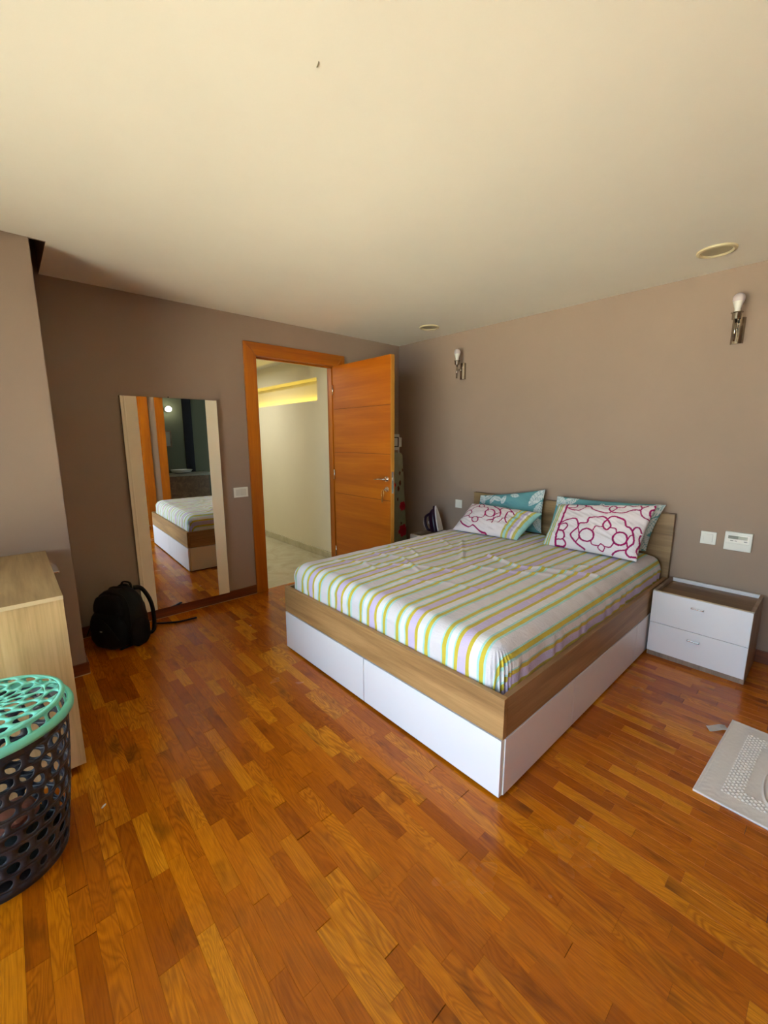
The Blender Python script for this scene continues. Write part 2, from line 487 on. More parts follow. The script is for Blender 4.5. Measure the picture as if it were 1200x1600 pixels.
# parquet: strips run along y
floor = tag(box('floor', XL, 0, YR, .03, -.05, -.006, MT['subfloor']), 'glossy orange-brown oak strip parquet floor', 'floor', kind='structure')
PW, PL = .0525, .29
blocks = []
nx = int((0 - XL) / PW) + 1
for i in range(nx):
    x0 = XL + i * PW; x1 = min(x0 + PW, 0)
    y = .03 + random.random() * PL
    while y > YR:
        Lb = PL * (1.0 if random.random() < .8 else random.choice((.6, .75, 1.25)))
        a, b = max(y - Lb, YR), min(y, .03)
        if b - a > .02: blocks.append((x0, x1, a, b))
        y -= Lb
def area_px(b):
    q = [project((x, y, 0)) for x, y in ((b[0], b[2]), (b[1], b[2]), (b[1], b[3]), (b[0], b[3]))]
    if any(p is None for p in q): return 0
    cx = sum(p[0] for p in q) / 4; cy = sum(p[1] for p in q) / 4
    if not (-15 < cx < 1215 and 0 < cy < 1620): return 0
    mx, my = (b[0] + b[1]) / 2, (b[2] + b[3]) / 2
    if mx > -2.08 and -2.73 < my < -1.16: return 0
    if mx < -3.34 and my > -1.5: return 0
    if mx > -.4 and -3.28 < my: return 0
    s = 0
    for k in range(4): s += q[k][0] * q[(k + 1) % 4][1] - q[(k + 1) % 4][0] * q[k][1]
    return abs(s) / 2
order = sorted(range(len(blocks)), key=lambda k: -area_px(blocks[k]))
near = set(order[:300])
pm = {}
def plank_mesh(wd, ln):
    key = (round(wd, 4), round(ln, 2))
    if key not in pm:
        bm = bmesh.new(); g = .0002; c = .0002
        vs = []
        for z, ins in ((-.006, 0), (-.0004, 0), (0, c)):
            vs.append([bm.verts.new((sx * (key[0] / 2 - g - ins), sy * (key[1] / 2 - g - ins), z)) for sx, sy in ((-1, -1), (1, -1), (1, 1), (-1, 1))])
        for a, b in zip(vs, vs[1:]):
            for i in range(4): bm.faces.new((a[i], a[(i + 1) % 4], b[(i + 1) % 4], b[i]))
        bm.faces.new(vs[-1])
        me = bpy.data.meshes.new('plank'); bm.to_mesh(me); bm.free(); me.materials.append(MT['parquet']); pm[key] = me
    return pm[key]
FV, FF, FR = [], [], []
for k, (x0, x1, a, b) in enumerate(blocks):
    dz = random.uniform(-.00006, .00006)
    if k in near:
        o = bpy.data.objects.new('plank', plank_mesh(x1 - x0, b - a)); COL.objects.link(o); o.parent = floor
        o.location = ((x0 + x1) / 2, (a + b) / 2, dz)
    else:
        g = .0002; n = len(FV)
        c = .0002
        for z, ins in ((-.006, 0), (-.0004, 0), (0, c)):
            FV += [(x0 + g + ins, a + g + ins, z + dz), (x1 - g - ins, a + g + ins, z + dz), (x1 - g - ins, b - g - ins, z + dz), (x0 + g + ins, b - g - ins, z + dz)]
        r = random.random()
        for s in (0, 4):
            for i in range(4): FF.append((n + s + i, n + s + (i + 1) % 4, n + s + 4 + (i + 1) % 4, n + s + 4 + i)); FR.append(r)
        FF.append((n + 8, n + 9, n + 10, n + 11)); FR.append(r)
fm = bpy.data.meshes.new('plank_field'); fm.from_pydata(FV, [], FF); fm.materials.append(MT['parquet'])
at = fm.attributes.new('rnd', 'FLOAT', 'FACE'); at.data.foreach_set('value', np.array(FR, dtype=np.float32))
fo = bpy.data.objects.new('plank_field', fm); COL.objects.link(fo); fo.parent = floor; fo['kind'] = 'stuff'

# skirting boards
def skirt(name, boxes_, mat, label):
    o = boxes(name, boxes_, mat, bev=.003); tag(o, label, 'baseboard', kind='structure'); return o
bb = skirt('baseboard_back', [(PIER_X, DX0 - .108, -.014, 0, 0, .082)], MT['skirting'], 'dark reddish wood skirting under the mirror')
box('caulk_line', PIER_X, DX0 - .108, -.0155, -.0135, 0, .004, MT['caulk'], bb)
skirt('baseboard_corner', [(DX1 + .111, 0, -.014, 0, 0, .082)], MT['skirting'], 'dark wood skirting in the corner behind the open door')
skirt('baseboard_right', [(-.014, 0, YR, -.015, 0, .082)], MT['skirting_y'], 'dark reddish wood skirting behind the white nightstands')
bp = skirt('baseboard_pier', [(XL, PIER_X + .012, PIER_Y - .014, PIER_Y, 0, .075), (PIER_X, PIER_X + .012, PIER_Y, -.015, 0, .075)], MT['skirting'], 'dark wood skirting around the pier by the dresser')
box('caulk_line', XL, PIER_X + .012, PIER_Y - .016, PIER_Y - .014, 0, .005, MT['caulk'], bp)
skirt('baseboard_rear', [(RC1 + .124, RB0 - .127, YR, YR + .014, 0, .08), (RB1 + .127, -.014, YR, YR + .014, 0, .08), (XL, RC0 - .124, YR, YR + .014, 0, .08)], MT['skirting'], 'dark wood skirting along the wall with two door frames')

# balcony window, terrace outside
wn = thing('window_1', 'white framed sliding balcony window beside the dresser', 'window', (XL - .06, (WIN_Y0 + WIN_Y1) / 2, WIN_Z0), kind='structure')
fr_ = .06
boxes('window_frame', [(XL - .1, XL - .02, WIN_Y0, WIN_Y0 + fr_, WIN_Z0, WIN_Z1), (XL - .1, XL - .02, WIN_Y1 - fr_, WIN_Y1, WIN_Z0, WIN_Z1), (XL - .1, XL - .02, WIN_Y0, WIN_Y1, WIN_Z1 - fr_, WIN_Z1), (XL - .1, XL - .02, WIN_Y0, WIN_Y1, WIN_Z0, WIN_Z0 + .04)], MT['alu'], wn)
ym = (WIN_Y0 + WIN_Y1) / 2
box('mullion', XL - .09, XL - .03, ym - .03, ym + .03, WIN_Z0 + .04, WIN_Z1 - fr_, MT['alu'], wn)
for a, b in ((WIN_Y0 + fr_, ym - .03), (ym + .03, WIN_Y1 - fr_)):
    box('pane', XL - .063, XL - .059, a, b, WIN_Z0 + .04, WIN_Z1 - fr_, MT['pane'], wn)
tag(box('terrace_ground', -16, XL - .12, -14, 8, -.12, -.06, MT['paving']), 'sunlit beige terrace paving outside the balcony window', 'ground', kind='structure')

# ------------------------------------------------------------------ door 1: orange casing and open leaf
d1 = thing('door_1', 'open orange wood door with three grooves and its casing', 'door', ((DX0 + DX1) / 2, 0, 0), kind='structure')
def mitre_frame(x0, x1, z1, wdt, y0, y1, side, parent, mv, mh):
    """casing of three mitred boards; opening x0..x1 up to z1, faces y0..y1"""
    def prism(name, quad, mat):
        bm = bmesh.new()
        a = [bm.verts.new((x, y0, z)) for x, z in quad]; b = [bm.verts.new((x, y1, z)) for x, z in quad]
        bm.faces.new(a); bm.faces.new(b)
        for i in range(4): bm.faces.new((a[i], a[(i + 1) % 4], b[(i + 1) % 4], b[i]))
        bmesh.ops.bevel(bm, geom=list(bm.edges), offset=.003, segments=2, affect='EDGES')
        return finish(name, bm, mat, parent)
    g = .0008
    prism('casing_upright', [(x0 - wdt, 0), (x0, 0), (x0, z1 - g), (x0 - wdt, z1 + wdt - g)], mv)
    prism('casing_upright', [(x1, 0), (x1 + wdt, 0), (x1 + wdt, z1 + wdt - g), (x1, z1 - g)], mv)
    prism('casing_head', [(x0 + g, z1), (x1 - g, z1), (x1 + wdt - g, z1 + wdt), (x0 - wdt + g, z1 + wdt)], mh)
mitre_frame(DX0, DX1, DZ, .108, -.022, -.0005, 1, d1, MT['casing_v'], MT['casing_h'])
mitre_frame(DX0, DX1, DZ, .108, .1205, .14, 1, d1, MT['casing_v'], MT['casing_h'])
box('jamb', DX0 - .029, DX0, 0, .12, 0, DZ, MT['casing_v'], d1, .002)
box('jamb', DX1, DX1 + .029, 0, .12, 0, DZ, MT['casing_v'], d1, .002)
box('jamb_head', DX0 - .029, DX1 + .029, 0, .12, DZ, DZ + .029, MT['casing_h'], d1, .002)
boxes('door_stop', [(DX0, DX0 + .012, .045, .06, 0, DZ), (DX1 - .012, DX1, .045, .06, 0, DZ), (DX0, DX1, .045, .06, DZ - .012, DZ)], MT['casing_v'], d1)
LX0, LX1 = -.930, -.890           # leaf thickness
LY0, LY1 = -.866, -.026
leaf = box('leaf', LX0 + .003, LX1 - .003, LY0 + .003, LY1, .008, DZ - .008, MT['groove'], d1)
box('edge_strip', LX0, LX1, LY0 - .0005, LY0 + .003, .008, DZ - .008, MT['dooredge'], leaf)
zs = [.008, .862, 1.275, 1.695, DZ - .008]
for a, b in zip(zs, zs[1:]):
    for x0, x1 in ((LX0, LX0 + .003), (LX1 - .003, LX1)):
        box('panel', x0, x1, LY0 + .003, LY1, a + (.0025 if a > .1 else 0), b - (.0025 if b < 2 else 0), MT['door_h'], leaf, .0008)
for s, xf in ((-1, LX0), (1, LX1)):
    hd = thing('lever_handle', 'satin chrome lever handle', None, (xf, -.815, 1.055)); del hd['label']
    hd.parent = leaf; hd.location = Vector((xf, -.815, 1.055)) - wloc(leaf)
    lathe_obj('rosette', [(.024, 0), (.026, s * .003), (.024, s * .008), (.011, s * .009), (.010, s * .04)], (0, 0, 0), MT['chrome'], hd, 20, 'X', False)
    tube_obj('lever', [(s * .038, .004, 0), (s * .043, -.004 + .02, 0), (s * .044, .06, -.002), (s * .043, .125, -.008)], [.010, .010, .0085, .008], MT['chrome'], hd, 10, .7, False)
    lathe_obj('lock_rosette', [(.022, 0), (.024, s * .003), (.021, s * .007), (.009, s * .0075), (.008, s * .010)], (0, 0, -.09), MT['chrome'], hd, 20, 'X', False)
box('latch_plate', LX0 + .010, LX1 - .010, LY0 - .0012, LY0, .93, 1.12, MT['chrome'], leaf)
box('latch_bolt', LX0 + .014, LX1 - .014, LY0 - .010, LY0, 1.045, 1.07, MT['chrome'], leaf, .002)
for z in (.25, 1.05, 1.88):
    bm = bmesh.new(); lathe(bm, [(.007, -.05), (.007, .05)], 12, (LX0 - .004, -.026, z)); finish('hinge', bm, MT['chrome'], d1, True)
# keys hanging from the lock
ky = thing('key_ring', 'small brass key ring hanging from the orange door lock', 'keys', (LX0 - .012, -.808, .962))
bm = bmesh.new(); tube(bm, [(-.02, 0, 0), (-.001, 0, 0)], .004, 8); finish('key_shank', bm, MT['chrome'], ky, True, False)
ring = [(-.024, .016 * math.sin(a) + .012, -.034 + .034 * math.cos(a)) for a in [2 * math.pi * i / 24 for i in range(25)]]
tube_obj('ring', ring, .0022, MT['brass'], ky, 6, 1, False)
box('key', -.027, -.022, .010, .024, -.115, -.066, MT['brass'], ky, .002, False)

# ------------------------------------------------------------------ rear doors (seen in the mirror)
d2 = thing('door_2', 'orange casing of the dark bathroom doorway, reflected in the mirror', 'door', ((RB0 + RB1) / 2, YR, 0), kind='structure')
mitre_frame(RB0, RB1, 2.11, .125, YR + .0005, YR + .022, 1, d2, MT['casing_v'], MT['casing_h'])
boxes('jamb', [(RB0 - .019, RB0, YR - .12, YR, 0, 2.11), (RB1, RB1 + .019, YR - .12, YR, 0, 2.11), (RB0 - .019, RB1 + .019, YR - .12, YR, 2.11, 2.13)], MT['casing_v'], d2)
d3 = thing('door_3', 'closed orange door beside the bathroom doorway, reflected in the mirror', 'door', ((RC0 + RC1) / 2, YR, 0), kind='structure')
mitre_frame(RC0, RC1, 2.11, .122, YR + .0005, YR + .022, 1, d3, MT['casing_v'], MT['casing_h'])
for a, b in zip(zs, zs[1:]):
    box('panel', RC0 - .015, RC1 + .015, YR - .115, YR - .075, a, b - .005, MT['casing_h'], d3, .001)
# bathroom behind
BY = -5.7
bw = tag(boxes('wall_bathroom', [(-2.1, .3, BY - .1, BY, -.05, 2.6), (-2.2, -2.1, BY, YR - .12, -.05, 2.6), (.3, .4, BY, YR - .12, -.05, 2.6)], MT['bathwall']), 'dim greenish bathroom walls seen in the mirror', 'wall', kind='structure')
tag(box('floor_bathroom', -2.1, .3, BY, YR, -.05, -.003, MT['marble']), 'pale bathroom floor beyond the rear doorway', 'floor', kind='structure')
tag(box('ceiling_bathroom', -2.2, .4, BY - .1, YR - .0, 2.45, 2.62, MT['ceil']), 'bathroom ceiling beyond the rear doorway', 'ceiling', kind='structure')
tag(box('tile_column', -.88, -.71, BY + .0005, BY + .02, 0, 2.44, MT['blacktile'], bev=.002), 'tall black tile strip on the bathroom wall in the mirror', 'tile strip', kind='structure')
vt = thing('vanity', 'dark bathroom vanity with pale counter reflected in the mirror', 'vanity', (-.85, BY, 0))
box('cabinet', -1.45, -.6, BY + .03, BY + .5, .1, .70, MT['oak_dark'], vt, .003)
box('counter', -1.5, -.5, BY + .02, BY + .54, .70, .74, MT['stone'], vt, .004)
bs = thing('basin', 'white oval vessel basin on the bathroom counter in the mirror', 'basin', (-1.05, BY + .28, .741))
lathe_obj('bowl', [(.10, 0), (.17, .02), (.20, .07), (.19, .07), (.15, .025), (.02, .012)], (0, 0, 0), MT['ceramic'], bs, 32, 'Z', False)
lp = thing('bathroom_lamp', 'lit bathroom wall lamp reflected in the mirror', 'lamp', (-1.16, BY + .02, 1.98))
lathe_obj('backplate', [(.045, 0), (.045, .012), (.03, .016)], (0, 0, 0), MT['nickel'], lp, 20, 'Y', False)
lathe_obj('globe', [(.015, .02), (.035, .035), (.045, .06), (.036, .088), (.012, .10)], (0, 0, 0), MT['lampglow'], lp, 20, 'Y', False)
ll = bpy.data.lights.new('bathroom_bulb', 'POINT'); ll.energy = 1.2; ll.color = (1, .97, .85); ll.shadow_soft_size = .05
lo = bpy.data.objects.new('bathroom_bulb', ll); COL.objects.link(lo); lo.parent = lp; lo.location = (0, .16, 0)
pf = thing('bathroom_picture', 'small framed picture on the bathroom wall in the mirror', 'picture', (-1.24, BY + .001, 1.25))
boxes('picture_frame', [(-.12, .12, 0, .02, 0, .02), (-.12, .12, 0, .02, .30, .32), (-.12, -.10, 0, .02, .02, .30), (.10, .12, 0, .02, .02, .30)], MT['oak_dark'], pf, 0, False)
box('picture_sheet', -.10, .10, 0, .008, .02, .30, MT['stone'], pf, 0, False)

# ------------------------------------------------------------------ hall beyond the door
HX = -.67
NY0, NY1, NZ0, NZ1 = .655, 2.9, 1.845, 2.10
HH = 2.345
tag(boxes('wall_hall_right', [(HX, HX + .25, .12, 4.2, -.05, NZ0), (HX, HX + .25, .12, 4.2, NZ1, 2.6), (HX, HX + .25, .12, NY0, NZ0, NZ1), (HX, HX + .25, NY1, 4.2, NZ0, NZ1), (HX + .17, HX + .25, NY0, NY1, NZ0, NZ1)], MT['hallwall']),
    'pale cream hall wall with a lit niche through the doorway', 'wall', kind='structure')
tag(boxes('wall_hall_left', [(-2.5, -2.4, .12, 4.2, -.05, 2.6), (-2.5, HX, 4.2, 4.3, -.05, 2.6)], MT['hallwall']), 'cream hall wall hidden left of the doorway', 'wall', kind='structure')
tag(box('floor_hall', -2.5, HX, .03, 4.2, -.05, -.001, MT['marble'], bev=.0005), 'veined beige marble floor of the hall', 'floor', kind='structure')
tag(box('ceiling_hall', -2.5, HX + .25, .12, 4.3, HH, HH + .25, MT['ceil']), 'cream hall ceiling seen above the lit niche', 'ceiling', kind='structure')
tag(boxes('baseboard_hall', [(HX - .015, HX, .12, 4.2, 0, .078)], MT['marble'], bev=.002), 'beige marble skirting along the hall wall', 'baseboard', kind='structure')
nl = thing('niche_light', 'yellow strip light glowing inside the hall niche', 'light', (HX + .13, (NY0 + NY1) / 2, NZ0))
box('channel', HX + .11, HX + .15, NY0 + .02, NY1 - .02, NZ0 + .0005, NZ0 + .008, MT['plastic'], nl)
box('led_strip', HX + .115, HX + .145, NY0 + .03, NY1 - .03, NZ0 + .008, NZ0 + .014, MT['niche'], nl)
hl = thing('hall_fill_lamp', 'added round fill lamp, unseen on the hall ceiling beyond the doorway', 'lamp', (-1.6, 1.9, HH))  # unseen lamp, added to brighten the hall wall through the doorway
lathe_obj('lamp_ring', [(.15, 0), (.15, -.02), (.135, -.028)], (0, 0, 0), MT['plastic'], hl, 32, 'Z', False)
lathe_obj('diffuser', [(.13, -.02), (.12, -.04), (.06, -.05)], (0, 0, 0), MT['lampglow'], hl, 32, 'Z', False)
al = bpy.data.lights.new('hall_fill_light', 'AREA'); al.shape = 'DISK'; al.size = .3; al.energy = 7; al.color = (1, .97, .9)  # fill light of the added hall lamp
ao = bpy.data.objects.new('hall_fill_light', al); COL.objects.link(ao); ao.parent = hl; ao.location = (0, 0, -.06)

# ------------------------------------------------------------------ bed
BX0, BX1, BYL, BYR = -2.132, -.05, -1.113, -2.78
bed = thing('bed', 'oak bed frame with white storage drawers and oak headboard', 'bed', (-1.05, (BYL + BYR) / 2, 0))
boxes('base', [(BX0 + .03, BX1, BYR + .03, BYL - .03, 0.0, .40)], MT['dark'], bed)
for ya in (BYR + .004, BYL - .034): box('corner_post', BX0 + .019, BX0 + .034, ya, ya + .03, .012, .262, MT['creamedge'], bed)
box('foot_board', BX0, BX0 + .026, BYR, BYL, .268, .44, MT['oak_y'], bed, .0015)
for ya, yb in ((BYR, BYR + .026), (BYL - .026, BYL)):
    box('side_board', BX0 + .0285, BX1, ya + .002 * (ya == BYR), yb - .002 * (yb == BYL), .266, .438, MT['oak_x'], bed, .0015)
hb = box('headboard', -.046, -.008, BYR, BYL, .02, .892, MT['oak_head'], bed, .0015)
boxes('edge_band', [(-.0475, -.0465, BYR, BYL, .888, .892)], MT['oak_dark'], hb)
for ya, yb in ((BYR + .004, -1.9445), (-1.9385, BYL - .002)):
    box('drawer_front', BX0 - .002, BX0 + .016, ya, yb, .014, .2625, MT['white'], bed, .001)
for xa, xb in ((BX0 + .022, -1.5005), (-1.4965, -.6155), (-.6105, BX1)):
    for yy in ((BYR - .001, BYR + .017), (BYL - .017, BYL + .001)):
        box('drawer_front', xa, xb, yy[0], yy[1], .014, .2625, MT['white'], bed, .001)

# mattress with fitted sheet
MX0, MX1, MY0, MY1, MZ0, MZ1 = -2.098, -.055, -2.748, -1.142, .405, .600
def mattress():
    r = .09
    ns_, nt = 300, 240
    V, Fc, S = [], [], []
    idx = {}
    def key(p): return (round(p[0], 5), round(p[1], 5), round(p[2], 5))
    ridges = [([(-1.02, -1.95), (-1.10, -2.22), (-.98, -2.45), (-.90, -2.62)], .010, .018),
              ([(-1.30, -2.02), (-1.22, -2.25), (-1.05, -2.50)], .007, .016),
              ([(-.80, -1.55), (-1.05, -1.75), (-1.25, -1.90)], .006, .016),
              ([(-1.55, -1.35), (-1.50, -1.6), (-1.62, -1.85)], .006, .015),
              ([(-1.75, -1.50), (-1.60, -1.72), (-1.45, -2.0)], .005, .014),
              ([(-1.35, -1.25), (-1.28, -1.45), (-1.38, -1.62)], .006, .014),
              ([(-.95, -1.22), (-.90, -1.45), (-1.0, -1.6)], .005, .014),
              ([(-1.15, -2.30), (-.85, -2.40), (-.70, -2.55)], .006, .015),
              ([(-1.8, -1.9), (-1.65, -2.1), (-1.6, -2.3)], .004, .016),
              ([(-1.85, -1.3), (-1.75, -1.45), (-1.78, -1.65)], .005, .014)]
    def surf(p):
        inn = Vector((min(max(p[0], MX0 + r), MX1 - r), min(max(p[1], MY0 + r), MY1 - r), min(p[2], MZ1 - r)))
        dlt = Vector(p) - inn
        n = dlt.normalized() if dlt.length > 1e-6 else Vector((0, 0, 1))
        if p[2] < MZ1 - r: n = Vector((n.x, n.y, 0)).normalized()
        return inn + n * r, n, inn
    def vert(p):
        k = key(p)
        if k in idx: return idx[k]
        q, n, inn = surf(p)
        hyp = math.hypot(n.x, n.y)
        wy = 0 if hyp < 1e-6 else n.y ** 2 / (n.x ** 2 + n.y ** 2)
        th = math.atan2(hyp, n.z) if n.z > -1 else math.pi / 2
        drop = r * th + max(0, (MZ1 - r) - q.z if n.z < 1e-4 else 0)
        s_top = inn.y + (n.y * r if hyp > 1e-6 else 0) * 0
        s = s_top + math.copysign(drop, n.y) * wy + (q.y - inn.y) * (1 - wy) if hyp > 1e-6 else q.y
        x, y, z = q
        # broad unevenness, wrinkles and folds of the cotton
        h = .006 * noise.noise(Vector((x * 2.2, y * 2.2, 3)))
        w1 = noise.noise(Vector((x * 7 + y * 3, y * 16 - x * 2, z * 12)))
        w2 = noise.noise(Vector((x * 15 - y * 4, y * 11, 5 + z * 20)))
        topw = max(0, n.z)
        h += .0052 * (1 - abs(w1) * 2) * (.5 + .5 * noise.noise(Vector((x * 3, y * 3, 9)))) + .0015 * w2
        if topw > .02:
            for pts, ht, wd in ridges:
                best = 9
                for a, b in zip(pts, pts[1:]):
                    ax, ay = a; bx_, by_ = b; L2 = (bx_ - ax) ** 2 + (by_ - ay) ** 2
                    t = max(0, min(1, ((x - ax) * (bx_ - ax) + (y - ay) * (by_ - ay)) / L2))
                    best = min(best, math.hypot(x - ax - t * (bx_ - ax), y - ay - t * (by_ - ay)))
                if best < wd * 3: h += 1.25 * ht * min(1, topw * 1.2) ** 2 * math.exp(-(best / wd) ** 2)
        cr = abs(n.x) * abs(n.y)
        if cr > 0:                                    # gathered corner
            a = math.atan2(n.y, n.x)
            h += .010 * min(1, cr * 2.2) ** 1.5 * math.sin(a * 34 + z * 18)
        if n.z < .98:
            h += (1 - n.z) ** 1.5 * .003 * math.sin(x * 46 + 5 * noise.noise(Vector((x * 5, y * 5, 1)))) * abs(n.y) + (1 - n.z) ** 1.5 * .002 * math.sin(y * 30 + z * 20) * abs(n.x)
        h += .012 * topw * (1 - ((x - (MX0 + MX1) / 2) / 1.05) ** 2) * (1 - ((y - (MY0 + MY1) / 2) / .82) ** 2)
        q2 = q + n * h
        # the fitted hem pulls up a little along the visible sides
        idx[k] = len(V); V.append(q2); S.append(s); return idx[k]
    def grid(f, na, nb):
        for i in range(na):
            for j in range(nb):
                a, b, c, d = (vert(f(u / na, v / nb)) for u, v in ((i, j), (i + 1, j), (i + 1, j + 1), (i, j + 1)))
                if len({a, b, c, d}) == 4: Fc.append((a, b, c, d))
    lx, ly = MX1 - MX0, MY1 - MY0
    na, nb, nc = 300, 230, 36
    grid(lambda u, v: (MX0 + u * lx, MY0 + v * ly, MZ1), na, nb)
    grid(lambda u, v: (MX0, MY0 + (1 - v) * ly, MZ0 + u * (MZ1 - MZ0)), nc, nb)
    grid(lambda u, v: (MX1, MY0 + v * ly, MZ0 + u * (MZ1 - MZ0)), nc, nb)
    grid(lambda u, v: (MX0 + v * lx, MY0, MZ0 + u * (MZ1 - MZ0)), nc, na)
    grid(lambda u, v: (MX0 + (1 - v) * lx, MY1, MZ0 + u * (MZ1 - MZ0)), nc, na)
    bot = [vert(p) for p in ((MX0, MY0, MZ0), (MX1, MY0, MZ0), (MX1, MY1, MZ0), (MX0, MY1, MZ0))]
    Fc.append(tuple(reversed(bot)))
    o = from_arrays('mattress', V, Fc, MT['stripes'], attrs={'s': S})
    return rebase(o, ((MX0 + MX1) / 2, (MY0 + MY1) / 2, MZ0))
tag(mattress(), 'double mattress in a yellow, lilac and white striped fitted sheet', 'mattress')

# ------------------------------------------------------------------ pillows
def seg_dist(P, pts):
    d = np.full(len(P), 9.0)
    for a, b in zip(pts, pts[1:]):
        a = np.array(a, float); b = np.array(b, float); ab = b - a; L2 = max(ab @ ab, 1e-9)
        t = np.clip(((P - a) @ ab) / L2, 0, 1)
        d = np.minimum(d, np.hypot(*(P - a - t[:, None] * ab).T))
    return d
def homog(src, dst):
    A = []
    for (x, y), (u, v) in zip(src, dst):
        A += [[x, y, 1, 0, 0, 0, -u * x, -u * y, -u], [0, 0, 0, x, y, 1, -v * x, -v * y, -v]]
    h = np.linalg.svd(np.array(A))[2][-1].reshape(3, 3)
    def f(p):
        q = h @ np.array([p[0], p[1], 1.0]); return q[:2] / q[2]
    return f
def ell(cx, cy, rx, ry): return [(cx + rx * math.cos(a), cy + ry * math.sin(a)) for a in [2 * math.pi * i / 20 for i in range(21)]]
def smooth2(pts, n=5):
    return [(p.x, p.y) for p in spline([(a, b, 0) for a, b in pts], n)] if len(pts) > 2 else pts
WHT, MAG = np.array(srgb(228, 220, 222)), np.array(srgb(158, 22, 92))
YEL, LAV, AQU = np.array(srgb(196, 184, 96)), np.array(srgb(190, 178, 205)), np.array(srgb(160, 208, 200))
TEAL, TEALD = np.array(srgb(100, 154, 158)), np.array(srgb(60, 118, 124))
SIZE_UV = np.array([.68, .45])
def print_paint(strokes, lw, band_u, flip):
    def paint(U, Vv):
        P = np.stack([U, Vv], 1) * SIZE_UV
        C = np.tile(WHT, (len(U), 1))
        for pts, wd in strokes:
            d = seg_dist(P, [tuple(np.array(q) * SIZE_UV) for q in pts])
            m = d < wd * lw; C[m] = MAG
        u = (1 - U) if flip else U
        b = u < band_u
        st = np.array([0, .18, .32, .44, .6, .74, .88, 1.01]); cs = [AQU, YEL, WHT, LAV, YEL, AQU, YEL]
        if not flip: cs = [YEL, AQU, WHT, YEL, AQU, YEL, WHT]
        t = u / band_u
        for k in range(7):
            m = b & (t >= st[k]) & (t < st[k + 1]); C[m] = cs[k]
        return C
    return paint
def leaf_paint(seed):
    rg = np.random.default_rng(seed)
    lv = [(rg.uniform(0, 1), rg.choice([rg.uniform(0, .15), rg.uniform(.82, 1)]), rg.uniform(0, 3.1), rg.uniform(.05, .09)) for _ in range(5)]
    lv += [(.93, .86, .9, .12), (.96, .55, 1.3, .1), (.05, .9, 2.2, .10), (.16, .93, .8, .08), (.97, .25, 2.0, .1)]
    def paint(U, Vv):
        P = np.stack([U, Vv], 1) * SIZE_UV
        C = np.tile(TEAL, (len(U), 1))
        n = np.array([noise.noise(Vector((a * 6, b * 6, seed))) for a, b in P[:, :2]])
        C = C * (1 + .25 * n[:, None]); C[:, 3] = 1
        for cu, cv, ang, ln in lv:
            q = P - np.array([cu, cv]) * SIZE_UV
            a = q @ np.array([math.cos(ang), math.sin(ang)]); b = q @ np.array([-math.sin(ang), math.cos(ang)])
            wd = ln * .42 * np.clip(1 - (a / ln) ** 2, 0, 1)
            m = (np.abs(b) < wd) & (np.abs(b) > .0015) & (np.abs(np.sin(a * 160 + np.abs(b) * 170)) > .3)
            C[m] = np.array(srgb(206, 214, 212))
        return C
    return paint
def pillow(name, c4, thick, paint, label, nu=230, nv=150, sag=0.0, seed=1):
    """c4: bottom-left, bottom-right, top-right, top-left of the pillow's middle plane, seen from the room"""
    BL, BR, TR, TL = [np.array(c, float) for c in c4]
    nrm = np.cross(BR - BL, TL - BL); nrm /= np.linalg.norm(nrm)
    if nrm[0] > 0: nrm = -nrm
    V, Cc, Fc = [], [], []
    us = np.linspace(0, 1, nu); vs = np.linspace(0, 1, nv)
    for side in (1, -1):
        U, W = np.meshgrid(us, vs); U = U.ravel(); W = W.ravel()
        a = 2 * U - 1; b = 2 * W - 1
        k = np.clip((1 - np.abs(a) ** 3.0), 0, 1) ** .5 * np.clip((1 - np.abs(b) ** 2.6), 0, 1) ** .55
        # sides drawn in between the corners
        pu = a * (1 - .045 * (1 - b ** 2) * np.abs(a) ** 3); pv = b * (1 - .06 * (1 - a ** 2) * np.abs(b) ** 3)
        u2 = (pu + 1) / 2; v2 = (pv + 1) / 2
        P = (1 - u2)[:, None] * (1 - v2)[:, None] * BL + u2[:, None] * (1 - v2)[:, None] * BR + u2[:, None] * v2[:, None] * TR + (1 - u2)[:, None] * v2[:, None] * TL
        wr = np.array([noise.noise(Vector((x * 5 + seed, y * 9, seed))) * .010 + noise.noise(Vector((x * 14, y * 5 + x * 9, seed + 3))) * .005 +
                       .004 * (1 - 2 * abs(noise.noise(Vector((x * 10 + y * 12, y * 4, seed + 7))))) for x, y in zip(U, W)])
        P = P + nrm[None, :] * (side * (thick / 2 * k) + wr * (k ** .5) + .002 * side)[:, None]
        P[:, 2] = np.maximum(P[:, 2], .6165)
        off = len(V); V += list(P)
        Cc += list(paint(U, W))
        for j in range(nv - 1):
            for i in range(nu - 1):
                q = (off + j * nu + i, off + j * nu + i + 1, off + (j + 1) * nu + i + 1, off + (j + 1) * nu + i)
                Fc.append(q if side == 1 else q[::-1])
        if side == 1: o0 = off
    n1 = nu * nv
    rim = [i for i in range(nu)] + [j * nu + nu - 1 for j in range(1, nv)] + [(nv - 1) * nu + i for i in range(nu - 2, -1, -1)] + [j * nu for j in range(nv - 2, 0, -1)]
    for a, b in zip(rim, rim[1:] + rim[:1]): Fc.append((a, b, n1 + b, n1 + a))
    o = from_arrays(name, V, Fc, MT['pillow'], cols=Cc)
    base = (BL + BR) / 2
    rebase(o, base)
    return tag(o, label, 'pillow', 'pillows at the headboard')

